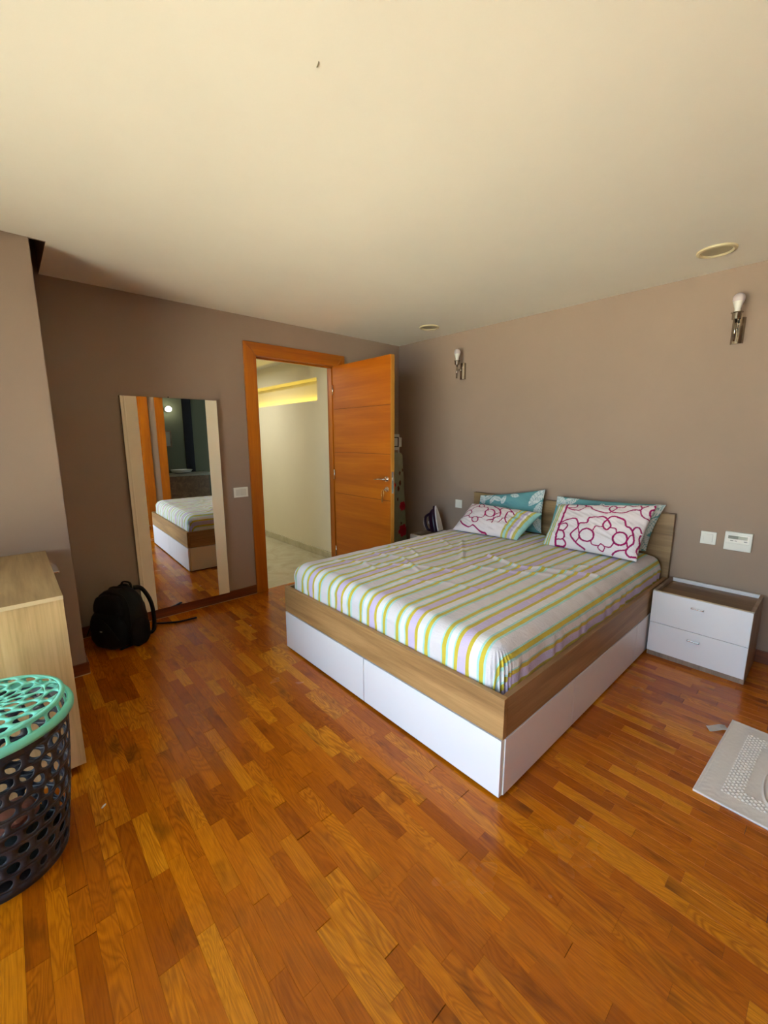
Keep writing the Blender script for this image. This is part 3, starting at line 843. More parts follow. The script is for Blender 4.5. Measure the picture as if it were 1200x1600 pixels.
f1 = homog([(25, 490), (850, 655), (1015, 170), (175, 155)], [(0, 0), (1, 0), (1, 1), (0, 1)])
S1 = [([(255, 155), (210, 290), (150, 430), (130, 525)], .0055),
 ([(385, 160), (400, 190), (430, 200), (450, 230), (500, 250), (560, 265), (600, 260), (640, 235), (650, 210), (620, 195), (590, 215), (590, 240), (620, 262), (680, 270), (740, 260), (790, 235), (870, 230), (885, 215), (935, 185)], .0033),
 ([(320, 160), (325, 190), (300, 210), (250, 210)], .0033), ([(250, 210), (290, 232), (340, 235), (390, 200), (375, 160)], .003),
 ([(400, 190), (440, 165), (470, 180), (520, 170), (550, 155)], .0026), ([(525, 175), (540, 195), (580, 200)], .0026), ([(650, 212), (710, 210), (745, 180), (800, 200), (860, 185)], .0026),
 ([(870, 230), (885, 270), (920, 295), (970, 300)], .003), ([(885, 215), (860, 180)], .003), ([(1000, 180), (1010, 205), (975, 225), (970, 260), (990, 280)], .004),
 ([(330, 360), (350, 345), (400, 345), (420, 310), (470, 300), (520, 297), (560, 310), (590, 345), (605, 375), (590, 395), (565, 405), (540, 385), (540, 355), (580, 320), (620, 305), (680, 310), (730, 330), (750, 380), (790, 395), (820, 430), (835, 510), (770, 555), (750, 590), (780, 620), (850, 625)], .004),
 (ell(395, 448, 62, 48), .0042), (ell(695, 482, 70, 52), .0042),
 ([(455, 410), (475, 380), (530, 380)], .0028), ([(605, 390), (650, 400), (660, 435)], .0028),
 ([(430, 490), (435, 520), (490, 530), (515, 518), (545, 545), (520, 575), (485, 550), (490, 530)], .0026), ([(545, 540), (600, 545), (635, 515)], .003),
 ([(175, 345), (240, 320), (310, 312), (330, 350), (325, 385), (265, 435), (300, 500), (360, 550)], .004), ([(330, 385), (335, 435)], .003), ([(300, 495), (340, 455)], .003),
 ([(170, 355), (230, 345), (245, 370), (210, 400), (180, 400)], .0036), ([(160, 395), (200, 400), (215, 435), (200, 465), (150, 465)], .004), ([(200, 465), (215, 500), (190, 518), (140, 510)], .004),
 ([(610, 600), (660, 580), (750, 570), (770, 555)], .0036), ([(760, 500), (800, 460), (825, 450)], .003), ([(760, 510), (770, 550)], .0036),
 ([(820, 410), (850, 385), (890, 390), (910, 420)], .0036), ([(905, 440), (890, 470), (895, 520), (860, 570), (870, 600)], .003)]
S1 = [([tuple(f1(q)) for q in smooth2(p)], wd) for p, wd in S1]
f2 = homog([(105, 490), (780, 625), (1045, 350), (330, 245)], [(0, 0), (1, 0), (1, 1), (0, 1)])
S2 = [([(890, 318), (770, 440), (620, 590)], .0055),
 ([(270, 330), (340, 290), (420, 270), (510, 275), (560, 295), (590, 330), (625, 360), (630, 420), (560, 450), (490, 465)], .0042),
 ([(215, 400), (250, 360), (310, 345), (330, 370), (300, 400), (240, 405)], .0034), ([(330, 345), (390, 320), (420, 325)], .003), (ell(440, 305, 28, 22), .003),
 ([(465, 325), (505, 340), (505, 370)], .003), (ell(525, 395, 50, 38), .004), ([(625, 370), (660, 340), (710, 340), (750, 380), (775, 430), (740, 490), (690, 490), (680, 440), (710, 385), (750, 390)], .0036),
 ([(300, 400), (310, 425), (345, 430)], .003), (ell(365, 445, 32, 28), .0034), ([(400, 435), (450, 430), (470, 400)], .003),
 ([(200, 430), (230, 470), (290, 500), (340, 495), (400, 540), (450, 555), (470, 575), (525, 580)], .0042), ([(205, 525), (250, 540), (300, 535), (320, 555)], .004),
 ([(560, 430), (590, 410), (625, 400)], .0036), ([(540, 490), (560, 440)], .003), ([(600, 490), (650, 460), (690, 445)], .0034)]
S2 = [([tuple(f2(q)) for q in smooth2(p)], wd) for p, wd in S2]
def at_x(u, v, x):
    """the point on the plane x = const that the photograph shows at (u, v)"""
    D = fw * F_PX + rt2 * (u - 600) - up2 * (v - 800)
    t = (x - CAM.x) / D.x; return CAM + D * t
TH = .13
def behind(p, n, d): return Vector(p) + Vector(n) * d
pillow('pillow', [at_x(846, 852, -.455), at_x(994, 878, -.45), at_x(1027, 790, -.205), at_x(873, 788, -.205)], .13,
       print_paint(S1, 1.55, .105, False), 'white pillow with magenta trellis print leaning nearer the white nightstand', seed=3)
pillow('pillow', [at_x(706, 829, -.56), at_x(807, 845, -.50), at_x(847, 803, -.25), at_x(738, 787, -.25)], .13,
       print_paint(S2, 1.6, .235, True), 'magenta trellis print pillow with striped end, lying flat near the iron', seed=11)
pillow('pillow', [at_x(850, 846, -.115), at_x(1008, 866, -.115), at_x(1041, 789, -.098), at_x(871, 775, -.098)], .09,
       leaf_paint(5), 'teal leaf print pillow behind the leaning magenta print pillow', 150, 110, seed=17)
pillow('pillow', [at_x(740, 822, -.12), at_x(846, 838, -.12), at_x(852, 765, -.10), at_x(751, 774, -.10)], .09,
       leaf_paint(8), 'teal leaf print pillow upright behind the flat-lying striped-end pillow', 150, 110, seed=23)

# ------------------------------------------------------------------ nightstands
def nightstand(y0, y1, label):
    """y0 is the end nearest the bed head's middle... both ends are alike"""
    a, b = min(y0, y1), max(y0, y1); xf, xb, hz = -.405, -.016, .444
    t = thing('nightstand', label, 'nightstand', ((xf + xb) / 2, (a + b) / 2, 0), 'white nightstands beside the bed')
    for p, q in ((a, a + .018), (b - .018, b)):
        s = box('side_panel', xf + .004, xb, p, q, 0, hz, MT['greyoak'], t, .001)
        box('edge_band', xf + .003, xf + .0042, p, q, .442, hz, MT['creamedge'], s)
    box('plinth', xf + .004, xf + .02, a + .018, b - .018, 0, .034, MT['greyoak'], t)
    box('top_panel', xf + .02, xb - .02, a + .018, b - .018, .405, .422, MT['oak_dark'], t)
    box('back_rail', xb - .018, xb, a + .018, b - .018, .0, hz, MT['white'], t, .001)
    box('front_rail', xf + .004, xf + .02, a + .018, b - .018, .422, .440, MT['creamedge'], t, .001)
    for z0, z1 in ((.037, .232), (.235, .441)):
        d = box('drawer', xf - .016 + .004, xf + .004, a + .002, b - .002, z0, z1, MT['white'], t, .001)
        zc = z1 - .052; yc = (a + b) / 2 + .005
        h = boxes('handle', [(xf - .030, xf - .0255, yc - .032, yc + .032, zc - .004, zc + .004), (xf - .03, xf - .012, yc - .032, yc - .027, zc - .004, zc + .004), (xf - .03, xf - .012, yc + .027, yc + .032, zc - .004, zc + .004)], MT['chrome'], d, .001)
    box('base', xf + .02, xb - .018, a + .018, b - .018, .02, .40, MT['dark'], t)
    return t
nightstand(-2.792, -3.288, 'white two-drawer nightstand with walnut tray top below the thermostat')
nightstand(-1.102, -.605, 'nightstand beyond the bed that carries the clothes iron')

# ------------------------------------------------------------------ clothes iron standing on its heel
def iron():
    t = thing('clothes_iron', 'dark purple and white steam iron standing upright on the nightstand', 'iron', (-.20, -.775, .4445))
    t.rotation_euler = (R(-14), 0, R(14)); t.location.z += .034; t.location.y -= .045
    # local frame: sole faces -y, tip up (+z), width along x
    def outline(w, h, n=24, z0=0.0):
        pts = []
        for i in range(n + 1):
            s = i / n
            pts.append((w * (1 - s ** 2.2) ** .75 if s < 1 else 0, z0 + s * h))
        return [(x, z) for x, z in pts] + [(-x, z) for x, z in reversed(pts[:-1])]
    def plate(name, w, h, y0, y1, mat, z0=0.0, bev=.002):
        bm = bmesh.new(); o = outline(w, h, 24, z0)
        a = [bm.verts.new((x, y0, z)) for x, z in o]; b = [bm.verts.new((x, y1, z)) for x, z in o]
        bm.faces.new(a); bm.faces.new(b)
        for i in range(len(o)): bm.faces.new((a[i], a[(i + 1) % len(o)], b[(i + 1) % len(o)], b[i]))
        return finish(name, bm, mat, t, False, False)
    plate('soleplate', .052, .256, -.012, 0, MT['ironwhite'], .004)
    plate('skirt', .054, .260, 0, .022, MT['purple'], .002)
    bm = bmesh.new()
    rings = []
    for k, (y, sc, z0) in enumerate(((.022, 1, 0), (.05, .9, 0), (.08, .68, 0), (.095, .5, 0))):
        rings.append([bm.verts.new((x * sc, y, z0 + z * (.55 + .45 * sc))) for x, z in outline(.050, .24)])
    for a, b in zip(rings, rings[1:]):
        for i in range(len(a)): bm.faces.new((a[i], a[(i + 1) % len(a)], b[(i + 1) % len(a)], b[i]))
    bm.faces.new(rings[0]); bm.faces.new(rings[-1]); finish('housing', bm, MT['purple'], t, True, False)
    tube_obj('handle', spline([(0, .085, .02), (0, .135, .03), (0, .15, .09), (0, .135, .16), (0, .09, .185), (0, .06, .19)], 6), [.014] * 31, MT['purple'], t, 10, 1, False)
    tube_obj('handle_trim', spline([(0, .152, .035), (0, .168, .09), (0, .152, .155)], 6), .006, MT['ironwhite'], t, 8, 1, False)
    lathe_obj('dial', [(.018, .094), (.018, .106), (.014, .109)], (0, 0, .10), MT['ironwhite'], t, 18, 'Y', False)
iron()

# ------------------------------------------------------------------ ironing board upright behind the door
def ironing_board():
    t = thing('ironing_board', 'folded ironing board with red flower cover upright behind the orange door', 'ironing board', (-.26, -.2, 0))
    zt, zb = 1.262, .10
    nx_, nz_ = 40, 130
    def half(z):
        s = (z - zb) / (zt - zb)
        e = 1.0
        if s > .95: e = max(0, 1 - ((s - .95) / .05) ** 2) ** .5 * .35 + .65
        if s < .12: e = max(0.02, 1 - ((.12 - s) / .12) ** 2) ** .5
        return (.215 - .075 * s) * e
    V, Fc, C = [], [], []
    fl = [((-.132, .655), .055), ((-.128, .372), .075), ((-.30, .9), .06), ((-.4, .5), .07)]
    spots = [((-.18, 1.03), .022), ((-.135, 1.06), .02), ((-.175, .92), .03), ((-.20, .86), .03), ((-.16, .46), .018), ((-.21, .74), .02)]
    green = np.array(srgb(150, 152, 128)); red = np.array(srgb(178, 30, 52)); leafc = np.array(srgb(92, 52, 40))
    for side in (0, 1):
        off = len(V)
        for j in range(nz_ + 1):
            z = zb + (zt - zb) * j / nz_
            cx = -.268 + (z - .7) * -.005; tilt = (z - zb) * .01
            for i in range(nx_ + 1):
                a = 2 * i / nx_ - 1; x = cx + a * half(z)
                y = -.215 + tilt + (0 if side == 0 else .028) + (.008 * abs(a) ** 6 if side == 0 else 0)
                V.append((x + .26, y + .2, z))
                c = green * (1 + .12 * noise.noise(Vector((x * 14, z * 14, 2)))); c[3] = 1
                if side == 0:
                    for (fx, fz), r_ in fl:
                        an = math.atan2(z - fz, x - fx); dd = math.hypot(x - fx, z - fz)
                        if dd < r_ * (.8 + .2 * abs(math.sin(an * 3 + 1))): c = red * (.7 + .5 * dd / r_); c[3] = 1
                    for (fx, fz), r_ in spots:
                        if math.hypot((x - fx) * 1.8, z - fz) < r_: c = leafc
                C.append(c)
        for j in range(nz_):
            for i in range(nx_):
                q = (off + j * (nx_ + 1) + i, off + j * (nx_ + 1) + i + 1, off + (j + 1) * (nx_ + 1) + i + 1, off + (j + 1) * (nx_ + 1) + i)
                Fc.append(q if side == 0 else q[::-1])
    n1 = (nx_ + 1) * (nz_ + 1)
    rim = list(range(nx_ + 1)) + [j * (nx_ + 1) + nx_ for j in range(1, nz_ + 1)] + [nz_ * (nx_ + 1) + i for i in range(nx_ - 1, -1, -1)] + [j * (nx_ + 1) for j in range(nz_ - 1, 0, -1)]
    for a, b in zip(rim, rim[1:] + rim[:1]): Fc.append((a, n1 + a, n1 + b, b))
    from_arrays('cover', V, Fc, MT['board'], t, cols=C)
    # iron rest above: rounded white frame with a dark slot
    rs = box('iron_rest', -.385, -.160, -.212, -.192, 1.285, 1.455, MT['restwhite'], t, .0)
    me = rs.data; bm = bmesh.new(); bm.from_mesh(me)
    es = [e for e in bm.edges if abs((e.verts[0].co - e.verts[1].co).normalized().y) > .9]
    bmesh.ops.bevel(bm, geom=es, offset=.035, segments=5, affect='EDGES'); bm.to_mesh(me); bm.free()
    box('rest_slot', -.345, -.205, -.2135, -.211, 1.318, 1.425, MT['dark'], rs)
    box('rest_pad', -.335, -.222, -.2145, -.2125, 1.328, 1.415, MT['restwhite'], rs)
    for xa in (-.36, -.20): box('rest_bracket', xa, xa + .015, -.204, -.192, 1.25, 1.30, MT['restwhite'], t)
    for sx in (-.1, .1):
        tube_obj('leg', [(-.268 + sx, -.16, .02), (-.268 + sx * .8, -.162, 1.05)], .009, MT['restwhite'], t, 8)
    tube_obj('foot', [(-.43, -.165, .012), (-.10, -.165, .012)], .012, MT['dark'], t, 8)
ironing_board()

# ------------------------------------------------------------------ switches, thermostat
def rocker(name, label, c, wall, wd, hg, n):
    t = thing(name, label, 'switch', c)
    def B(nm, a0, a1, z0, z1, d0, d1, mat, par, bev=.001):
        if wall == 'B': return box(nm, -d1, -d0, a0, a1, z0, z1, mat, par, bev, False)
        return box(nm, a0, a1, -d1, -d0, z0, z1, mat, par, bev, False)
    B('plate', -wd / 2, wd / 2, -hg / 2, hg / 2, .0005, .008, MT['plastic'], t, .002)
    iw, ih = wd - .034, hg - .030
    for k in range(n):
        a = -iw / 2 + k * iw / n
        B('rocker', a + .001, a + iw / n - .001, -ih / 2, ih / 2, .008, .012, MT['plastic2'] if n > 1 else MT['plastic'], t, .0015)
    return t
rocker('light_switch', 'white double light switch between the mirror and the door casing', (-1.920, -.0005, .95), 'A', .128, .086, 2)
rocker('light_switch', 'small white switch on the wall between the iron and the headboard', (-.0005, -.897, .746), 'B', .082, .084, 1)
rocker('light_switch', 'square white switch on the wall beside the thermostat', (-.0005, -2.971, .754), 'B', .084, .084, 1)
th = thing('thermostat', 'white wall thermostat with grey display above the nightstand', 'thermostat', (-.0005, -3.125, .757))
box('housing', -.022, -.0005, -.068, .068, -.060, .060, MT['plastic'], th, .003, False)
box('bezel', -.024, -.021, -.056, .056, -.008, .044, MT['bulbwhite'], th, .001, False)
box('display', -.0248, -.0238, 0.0, .050, .016, .036, MT['lcd'], th, 0, False)
box('display_end', -.0248, -.0238, -.045, 0.0, .016, .036, MT['lcd2'], th, 0, False)
for a, b in ((.022, .038), (.004, .016), (-.046, -.030)):
    box('button', -.0252, -.0238, a, b, .002, .006, MT['print_grey'], th, 0, False)
box('flap', -.0235, -.021, -.062, .062, -.056, -.014, MT['plastic'], th, .001, False)

# ------------------------------------------------------------------ sconces
def sconce(y, label):
    t = thing('wall_sconce', label, 'wall lamp', (-.0005, y, 2.05), 'bare bulb wall sconces')
    bm = bmesh.new(); n = 20; ra = []
    for z in (-.075, .075):
        ra.append([bm.verts.new((-.03 * math.sin(math.pi * i / n), .032 * math.cos(math.pi * i / n), z)) for i in range(n + 1)])
    for i in range(n): bm.faces.new((ra[0][i], ra[0][i + 1], ra[1][i + 1], ra[1][i]))
    bm.faces.new(ra[0]); bm.faces.new(ra[1]); bm.faces.new((ra[0][0], ra[0][n], ra[1][n], ra[1][0]))
    autosmooth(finish('backplate', bm, MT['nickel'], t, False, False), 50)
    tube_obj('arm', [(-.028, 0, .01), (-.1, 0, .01)], .006, MT['nickel'], t, 10, 1, False)
    tube_obj('stem', [(-.1, 0, -.072), (-.1, 0, .065)], .0075, MT['nickel'], t, 12, 1, False)
    lathe_obj('cup', [(.008, .048), (.022, .052), (.024, .085), (.030, .087), (.030, .091), (.012, .091)], (-.1, 0, 0), MT['nickel'], t, 24, 'Z', False)
    b = lathe_obj('bulb', [(.0135, .088), (.0145, .11), (.017, .118), (.022, .135), (.0275, .150)], (-.1, 0, 0), MT['bulbwhite'], t, 24, 'Z', False)
    lathe_obj('bulb_dome', [(.0275, .150), (.0295, .160), (.029, .172), (.025, .184), (.016, .193), (.004, .197)], (-.1, 0, 0), MT['bulbdome'], b, 24, 'Z', False)
sconce(-2.978, 'nickel wall sconce with bare white bulb above the thermostat')
sconce(-.903, 'nickel wall sconce with bare white bulb near the open door corner')

def downlight(x, y, label):
    t = thing('ceiling_light', label, 'ceiling light', (x, y, H), 'recessed ceiling lights')
    lathe_obj('trim_ring', [(.092, -.0005), (.090, -.009), (.078, -.012), (.070, -.006), (.070, -.0005)], (0, 0, 0), MT['lightring'], t, 40, 'Z', False, cap=False)
    lathe_obj('diffuser', [(.0705, -.003), (.05, -.0055), (.01, -.006)], (0, 0, 0), MT['lightglass'], t, 40, 'Z', False)
downlight(-.385, -2.90, 'round recessed ceiling light above the nightstand wall')
downlight(-.362, -.777, 'round recessed ceiling light near the open door corner')

# ------------------------------------------------------------------ mirror
mr = thing('wall_mirror', 'tall mirror with cream side strips standing on the skirting', 'mirror', (-2.4285, -.026, .0825))
mr.rotation_euler = (0, 0, R(-1.1))
hw, mh = .3375, 1.632
box('backing', -hw, hw, 0, .012, 0, mh, MT['dark'], mr, 0, False)
box('mirror_glass', -hw + .104, hw - .090, -.004, 0, 0, mh, MT['mirror'], mr, 0, False)
ls = box('side_strip', -hw, -hw + .104, -.006, 0, 0, mh, MT['mirrorframe'], mr, .001, False)
box('rib', -hw + .020, -hw + .030, -.011, -.006, 0, mh, MT['mirrorframe'], ls, .002, False)
box('rib', -hw + .001, -hw + .008, -.010, -.006, 0, mh, MT['mirrorframe'], ls, .002, False)
box('side_strip', hw - .090, hw, -.006, 0, 0, mh, MT['mirrorframe'], mr, .001, False)
lathe_obj('nail', [(.004, .006), (.004, -.002), (.002, -.004)], (-.02, -.004, mh + .006), MT['dark'], mr, 10, 'Y', False)

# ------------------------------------------------------------------ dresser
dr = thing('dresser', 'pale oak chest of drawers against the pier, its side facing the room', 'dresser', (-3.56, -1.055, 0))
DA, DB, DC, DD, DH = -3.93, -3.312, -1.507, -.600, .80
tp = box('top_panel', DA, DB, DC - .002, DD, DH - .016, DH, MT['oak_top'], dr, .001)
box('edge_band', DA, DB + .0005, DC - .0035, DC - .002, DH - .016, DH, MT['edge'], tp)
for a, b in ((DC, DC + .018), (DD - .018, DD)):
    box('side_panel', DA, DB, a, b, .045, DH - .0165, MT['oak_z'], dr, .001)
box('back_panel', DA, DA + .008, DC + .018, DD - .018, .045, DH - .017, MT['oak_z'], dr)
box('plinth', DA + .02, DB - .055, DC + .012, DD - .012, 0, .045, MT['oak_z'], dr)
box('inner_carcass', DA + .01, DB - .03, DC + .02, DD - .02, .05, DH - .02, MT['dark'], dr)
for k in range(3):
    z0 = .05 + k * .242
    d = box('drawer', DB - .018, DB - .001, DC + .0195, DD - .0195, z0, z0 + .238, MT['oak_top'], dr, .001)
    yc = -.86
    box('handle', DB - .001, DB + .030, yc - .085, yc + .085, z0 + .215, z0 + .225, MT['chrome'], d, .002)

# ------------------------------------------------------------------ laundry basket
bk = thing('laundry_basket', 'charcoal perforated laundry basket with a mint green lid', 'laundry basket', (-3.575, -1.785, 0))
BH = .515
def brad(z): s = z / BH; return (.172 + .038 * s + .006 * math.sin(s * 3.1), .172 + .033 * s)
def bpt(u, v):
    z = v * BH; rx, ry = brad(z); a = u * 2 * math.pi
    return (rx * math.cos(a) + .012 * v, ry * math.sin(a) - .01 * v, z)
bm = bmesh.new()
nu_, rows = 22, 9
v0 = .06; vh = (.93 - v0) / rows
for j in range(rows):
    for i in range(nu_):
        off = (.5 if j % 2 else 0)
        u0 = (i + off) / nu_; u1 = u0 + 1 / nu_; va = v0 + j * vh; vb = va + vh
        g = .30 + .10 * (j / rows)
        wob = .06 * math.sin(i * 2.1 + j * 1.7)
        holed(bm, bpt, u0, u1, va, vb, (u0 + u1) / 2 + wob / nu_ * .5, (va + vb) / 2, (g + .05 * math.sin(i * 1.3 + j)) / nu_, (g + .03 - .04 * math.cos(i + j * .7)) * vh, 16, 2.2)
for va, vb in ((0, v0), (.93, 1.0)):
    for i in range(66):
        bm.faces.new([bm.verts.new(bpt(a, b)) for a, b in ((i / 66, va), ((i + 1) / 66, va), ((i + 1) / 66, vb), (i / 66, vb))])
bot = [bm.verts.new(bpt(i / 66, .002)) for i in range(66)]; bm.faces.new(bot)
bmesh.ops.remove_doubles(bm, verts=bm.verts, dist=.0006)
bo = finish('body', bm, MT['navy'], bk, True, False)
md = bo.modifiers.new('thickness', 'SOLIDIFY'); md.thickness = .004; md.offset = -1
lid = thing('lid', '', None, (0, 0, BH)); del lid['label']; lid.parent = bk; lid.location = (.012, -.01, BH)
RXo, RYo = .226, .220
def ringpts(n, rx, ry, z): return [(rx * math.cos(2 * math.pi * i / n), ry * math.sin(2 * math.pi * i / n), z) for i in range(n)]
bm = bmesh.new()
prof = [(1.0, -.006), (1.005, .004), (.985, .016), (.935, .018), (.925, .012), (.93, -.004)]
rings = [[bm.verts.new(p) for p in ringpts(72, RXo * s, RYo * s, z)] for s, z in prof]
for a, b in zip(rings, rings[1:] + rings[:1]):
    for i in range(72): bm.faces.new((a[i], a[(i + 1) % 72], b[(i + 1) % 72], b[i]))
finish('rim', bm, MT['mint'], lid, True, False)
bm = bmesh.new()
def lband(u, v):
    s = .925 - .03 * v; a = u * 2 * math.pi; return (RXo * s * math.cos(a), RYo * s * math.sin(a), .014 + .034 * v)
for i in range(24): holed(bm, lband, i / 24, (i + 1) / 24, 0, 1, (i + .5) / 24, .44, .42 / 24, .38, 20, 5)
def ltop(u, v):
    s = .015 + .885 * v; a = u * 2 * math.pi + v * .55; return (RXo * s * math.cos(a), RYo * s * math.sin(a), .048 + .010 * (1 - s * s))
edges = [.10, .26, .48, .74, .94]
for j, (a, b) in enumerate(zip(edges, edges[1:])):
    for i in range(17):
        off = .5 if j % 2 else 0
        u0 = (i + off) / 17
        holed(bm, ltop, u0, u0 + 1 / 17, a, b, u0 + .5 / 17, (a + b) / 2 + .004, .41 / 17, (b - a) * .49, 20, 1.35)
for i in range(72):
    for a, b in ((0, .10), (.94, 1.005)):
        bm.faces.new([bm.verts.new(ltop(x, y)) for x, y in ((i / 72, a), ((i + 1) / 72, a), ((i + 1) / 72, b), (i / 72, b))])
bmesh.ops.remove_doubles(bm, verts=bm.verts, dist=.0005)
lt = finish('lattice_top', bm, MT['mint'], lid, True, False)
md = lt.modifiers.new('thickness', 'SOLIDIFY'); md.thickness = .004; md.offset = 0
def cloth(label, c, rx, ry, rz, mat, seed):
    bm = bmesh.new(); bmesh.ops.create_icosphere(bm, subdivisions=4, radius=1)
    for v in bm.verts:
        n = v.co.normalized(); k = 1 + .28 * noise.noise(n * 2.2 + Vector((seed, 0, 0))) + .12 * noise.noise(n * 5 + Vector((0, seed, 0)))
        v.co = Vector((n.x * rx * k, n.y * ry * k, max(-rz * .85, n.z * rz * k)))
    o = finish('garment', bm, mat, None, True); o.location = c
    return tag(o, label, 'clothes')
cloth('dark crumpled garment low inside the laundry basket', (-3.575, -1.785, .06), .13, .13, .055, MT['dark_cloth'], 2)
cloth('pinkish crumpled garment on top inside the laundry basket', (-3.55, -1.80, .165), .075, .075, .025, MT['pink_cloth'], 6)

# ------------------------------------------------------------------ backpack
bpk = thing('backpack', 'black backpack slumped on the floor by the pier', 'backpack', (-2.95, -.265, 0))
bpk.rotation_euler = (0, 0, R(-58))
def lump(name, c, sx, sy, sz, mat, parent, p=3.2, seed=0, amp=.05, taper=.12, sub=4, flatz=True):
    bm = bmesh.new(); bmesh.ops.create_icosphere(bm, subdivisions=sub, radius=1)
    for v in bm.verts:
        n = v.co.normalized()
        e = (abs(n.x) ** p + abs(n.y) ** p + abs(n.z) ** p) ** (-1 / p)
        q = n * e
        k = 1 + amp * noise.noise(n * 2.4 + Vector((seed, seed, 0))) + amp * .4 * noise.noise(n * 6 + Vector((seed, 0, 1)))
        tp_ = 1 - taper * (q.z + 1) / 2
        v.co = Vector((c[0] + q.x * sx * k * tp_, c[1] + q.y * sy * k * tp_, c[2] + q.z * sz * k))
        if flatz and v.co.z < .003: v.co.z = .003
    return finish(name, bm, mat, parent, True, False)
lump('main_compartment', (0, .015, .198), .172, .118, .198, MT['black_nylon'], bpk, 3.0, 1, .07, .16)
fp = lump('front_pocket', (-.005, -.085, .135), .148, .06, .132, MT['black_nylon'], bpk, 3.2, 4, .06, .12)
lump('upper_pocket', (-.005, -.062, .285), .135, .06, .085, MT['black_nylon'], bpk, 2.8, 6, .06, .2, flatz=False)
lump('side_pocket', (.152, .01, .10), .03, .08, .098, MT['black_pad'], bpk, 2.8, 8, .06, .1)
lump('side_pocket', (-.152, .01, .10), .03, .08, .098, MT['black_pad'], bpk, 2.8, 9, .06, .1)
def arch(x0, x1, y, z0, z1, n=14): return [(x0 + (x1 - x0) * i / n, y - .012 * math.sin(math.pi * i / n), z0 + (z1 - z0) * math.sin(math.pi * i / n)) for i in range(n + 1)]
tube_obj('zipper', arch(-.135, .135, -.145, .10, .235), .004, MT['black_pad'], fp, 6, 1, False)
tube_obj('zipper', spline([(-.15, -.06, .12), (-.135, -.05, .30), (-.07, -.04, .372), (.07, -.04, .372), (.135, -.05, .30), (.15, -.06, .12)], 8), .005, MT['black_pad'], bpk, 6, 1, False)
box('badge', .004, .020, -.165, -.160, .15, .158, MT['silver'], fp, 0, False)
tube_obj('haul_loop', spline([(-.045, .07, .375), (-.03, .075, .415), (.03, .075, .415), (.045, .07, .375)], 6), .010, MT['black_pad'], bpk, 8, .5, False)
for sx in (-1, 1):
    tube_obj('shoulder_strap', spline([(sx * .05, .085, .378), (sx * .08, .125, .360), (sx * .105, .165, .25), (sx * .11, .175, .12), (sx * .115, .155, .035), (sx * .11, .11, .03)], 6), [.032] * 25 + [.028] * 6, MT['black_pad'], bpk, 10, .42, False)
L = lambda x, y, z: bpk.matrix_basis.inverted() @ Vector((x, y, z))
tube_obj('strap_tail', spline([L(-2.72, -.15, .03), L(-2.66, -.145, .012), L(-2.56, -.19, .008), L(-2.50, -.21, .012), L(-2.44, -.235, .02)], 6), [.014] * 25, MT['black_nylon'], bpk, 8, .4, False)
tube_obj('strap_tail', spline([L(-2.99, -.40, .012), L(-2.92, -.37, .008), L(-2.86, -.31, .008), L(-2.80, -.28, .012)], 6), [.012] * 19, MT['black_nylon'], bpk, 8, .4, False)

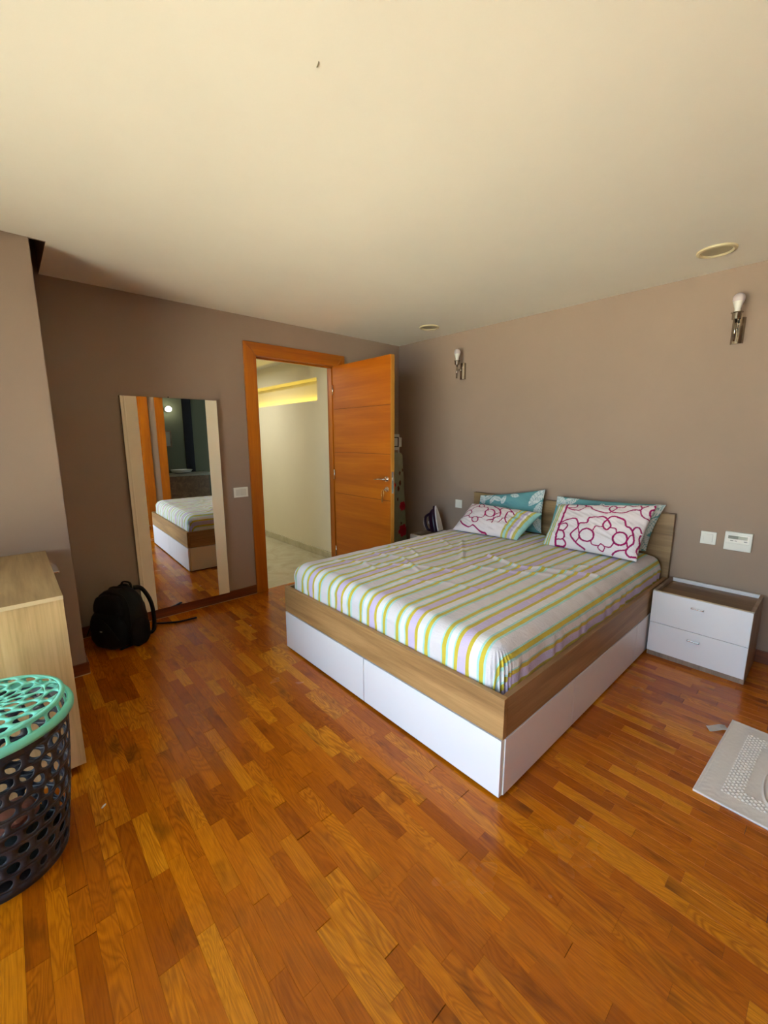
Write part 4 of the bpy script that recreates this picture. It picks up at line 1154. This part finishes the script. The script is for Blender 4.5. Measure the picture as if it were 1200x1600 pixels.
# ------------------------------------------------------------------ bath mat
def bath_mat():
    ux = Vector((-.9991, .0427, 0)); uy = Vector((-.0427, -.9991, 0))     # along the long side, away from the bed
    org = Vector((-.851, -3.305, 0)); Lx, Ly = .656, .47
    na, nb = 300, 215
    V, Fc = [], []
    feet = [((.40, .30), .2), ((.40, .215), -.15)]
    for j in range(nb + 1):
        for i in range(na + 1):
            a, b = i / na * Lx, j / nb * Ly
            h = .0085
            e = min(a, Lx - a, b, Ly - b)
            if e < .012: h = .010 - .0016 * abs(math.sin(e * 400))
            if .075 < e < .135:
                da = ((a + b) / .022) % 1 - .5; db = ((a - b) / .022) % 1 - .5
                h += .0065 * max(0, 1 - 2.3 * (da * da + db * db) ** .5)
            for (fa, fb), tw in feet:
                x = (a - fa) / .125; y = (b - fb - tw * .02 * (a - fa)) / .036
                rr = math.hypot(x, y * (1 + .25 * x))
                h += .0065 * math.exp(-((rr - 1) / .07) ** 2)
            h += .0005 * noise.noise(Vector((a * 60, b * 60, 0))) + .0015 * noise.noise(Vector((a * 6, b * 6, 4)))
            p = org + ux * a + uy * b; V.append((p.x, p.y, h))
    for j in range(nb):
        for i in range(na):
            q = j * (na + 1) + i; Fc.append((q, q + na + 1, q + na + 2, q + 1))
    rim = list(range(na + 1)) + [j * (na + 1) + na for j in range(1, nb + 1)] + [nb * (na + 1) + i for i in range(na - 1, -1, -1)] + [j * (na + 1) for j in range(nb - 1, 0, -1)]
    off = len(V)
    for r_ in rim: V.append((V[r_][0], V[r_][1], .0006))
    for k in range(len(rim)):
        k2 = (k + 1) % len(rim); Fc.append((rim[k], rim[k2], off + k2, off + k))
    Fc.append(tuple(range(off, off + len(rim))))
    t = thing('bath_mat', 'grey terry bath mat with embossed footprints on the parquet', 'bath mat', (-1.2, -3.5, 0))
    V = [(x + 1.2, y + 3.5, z) for x, y, z in V]
    from_arrays('pile', V, Fc, MT['terry'], t)
    bm = bmesh.new()
    pts = [(-.945, -3.298, .006), (-.96, -3.28, .010), (-.975, -3.262, .004), (-1.0, -3.245, .003), (-1.02, -3.235, .008)]
    prev = None
    for p in spline(pts, 4):
        a = bm.verts.new(p + Vector((-.018, -.012, 0))); b = bm.verts.new(p + Vector((.018, .010, .001)))
        if prev: bm.faces.new((prev[0], prev[1], b, a))
        prev = (a, b)
    r_ = bmesh.ops.solidify(bm, geom=bm.faces[:], thickness=.0012)
    finish('care_tag', bm, MT['tagwhite'], t, True)
bath_mat()
bm = bmesh.new(); bmesh.ops.create_icosphere(bm, subdivisions=2, radius=1)
for v in bm.verts: v.co = Vector((v.co.x * .011 + .004 * v.co.y, v.co.y * .005, max(0, v.co.z * .003 * (1 + .5 * noise.noise(v.co * 3)))))
sp = finish('paper_scrap', bm, MT['tagwhite'], None, True); sp.location = (-3.292, -1.755, .0006); sp.rotation_euler = (0, 0, .6)
tag(sp, 'tiny pale paper scrap on the parquet beside the laundry basket', 'scrap')
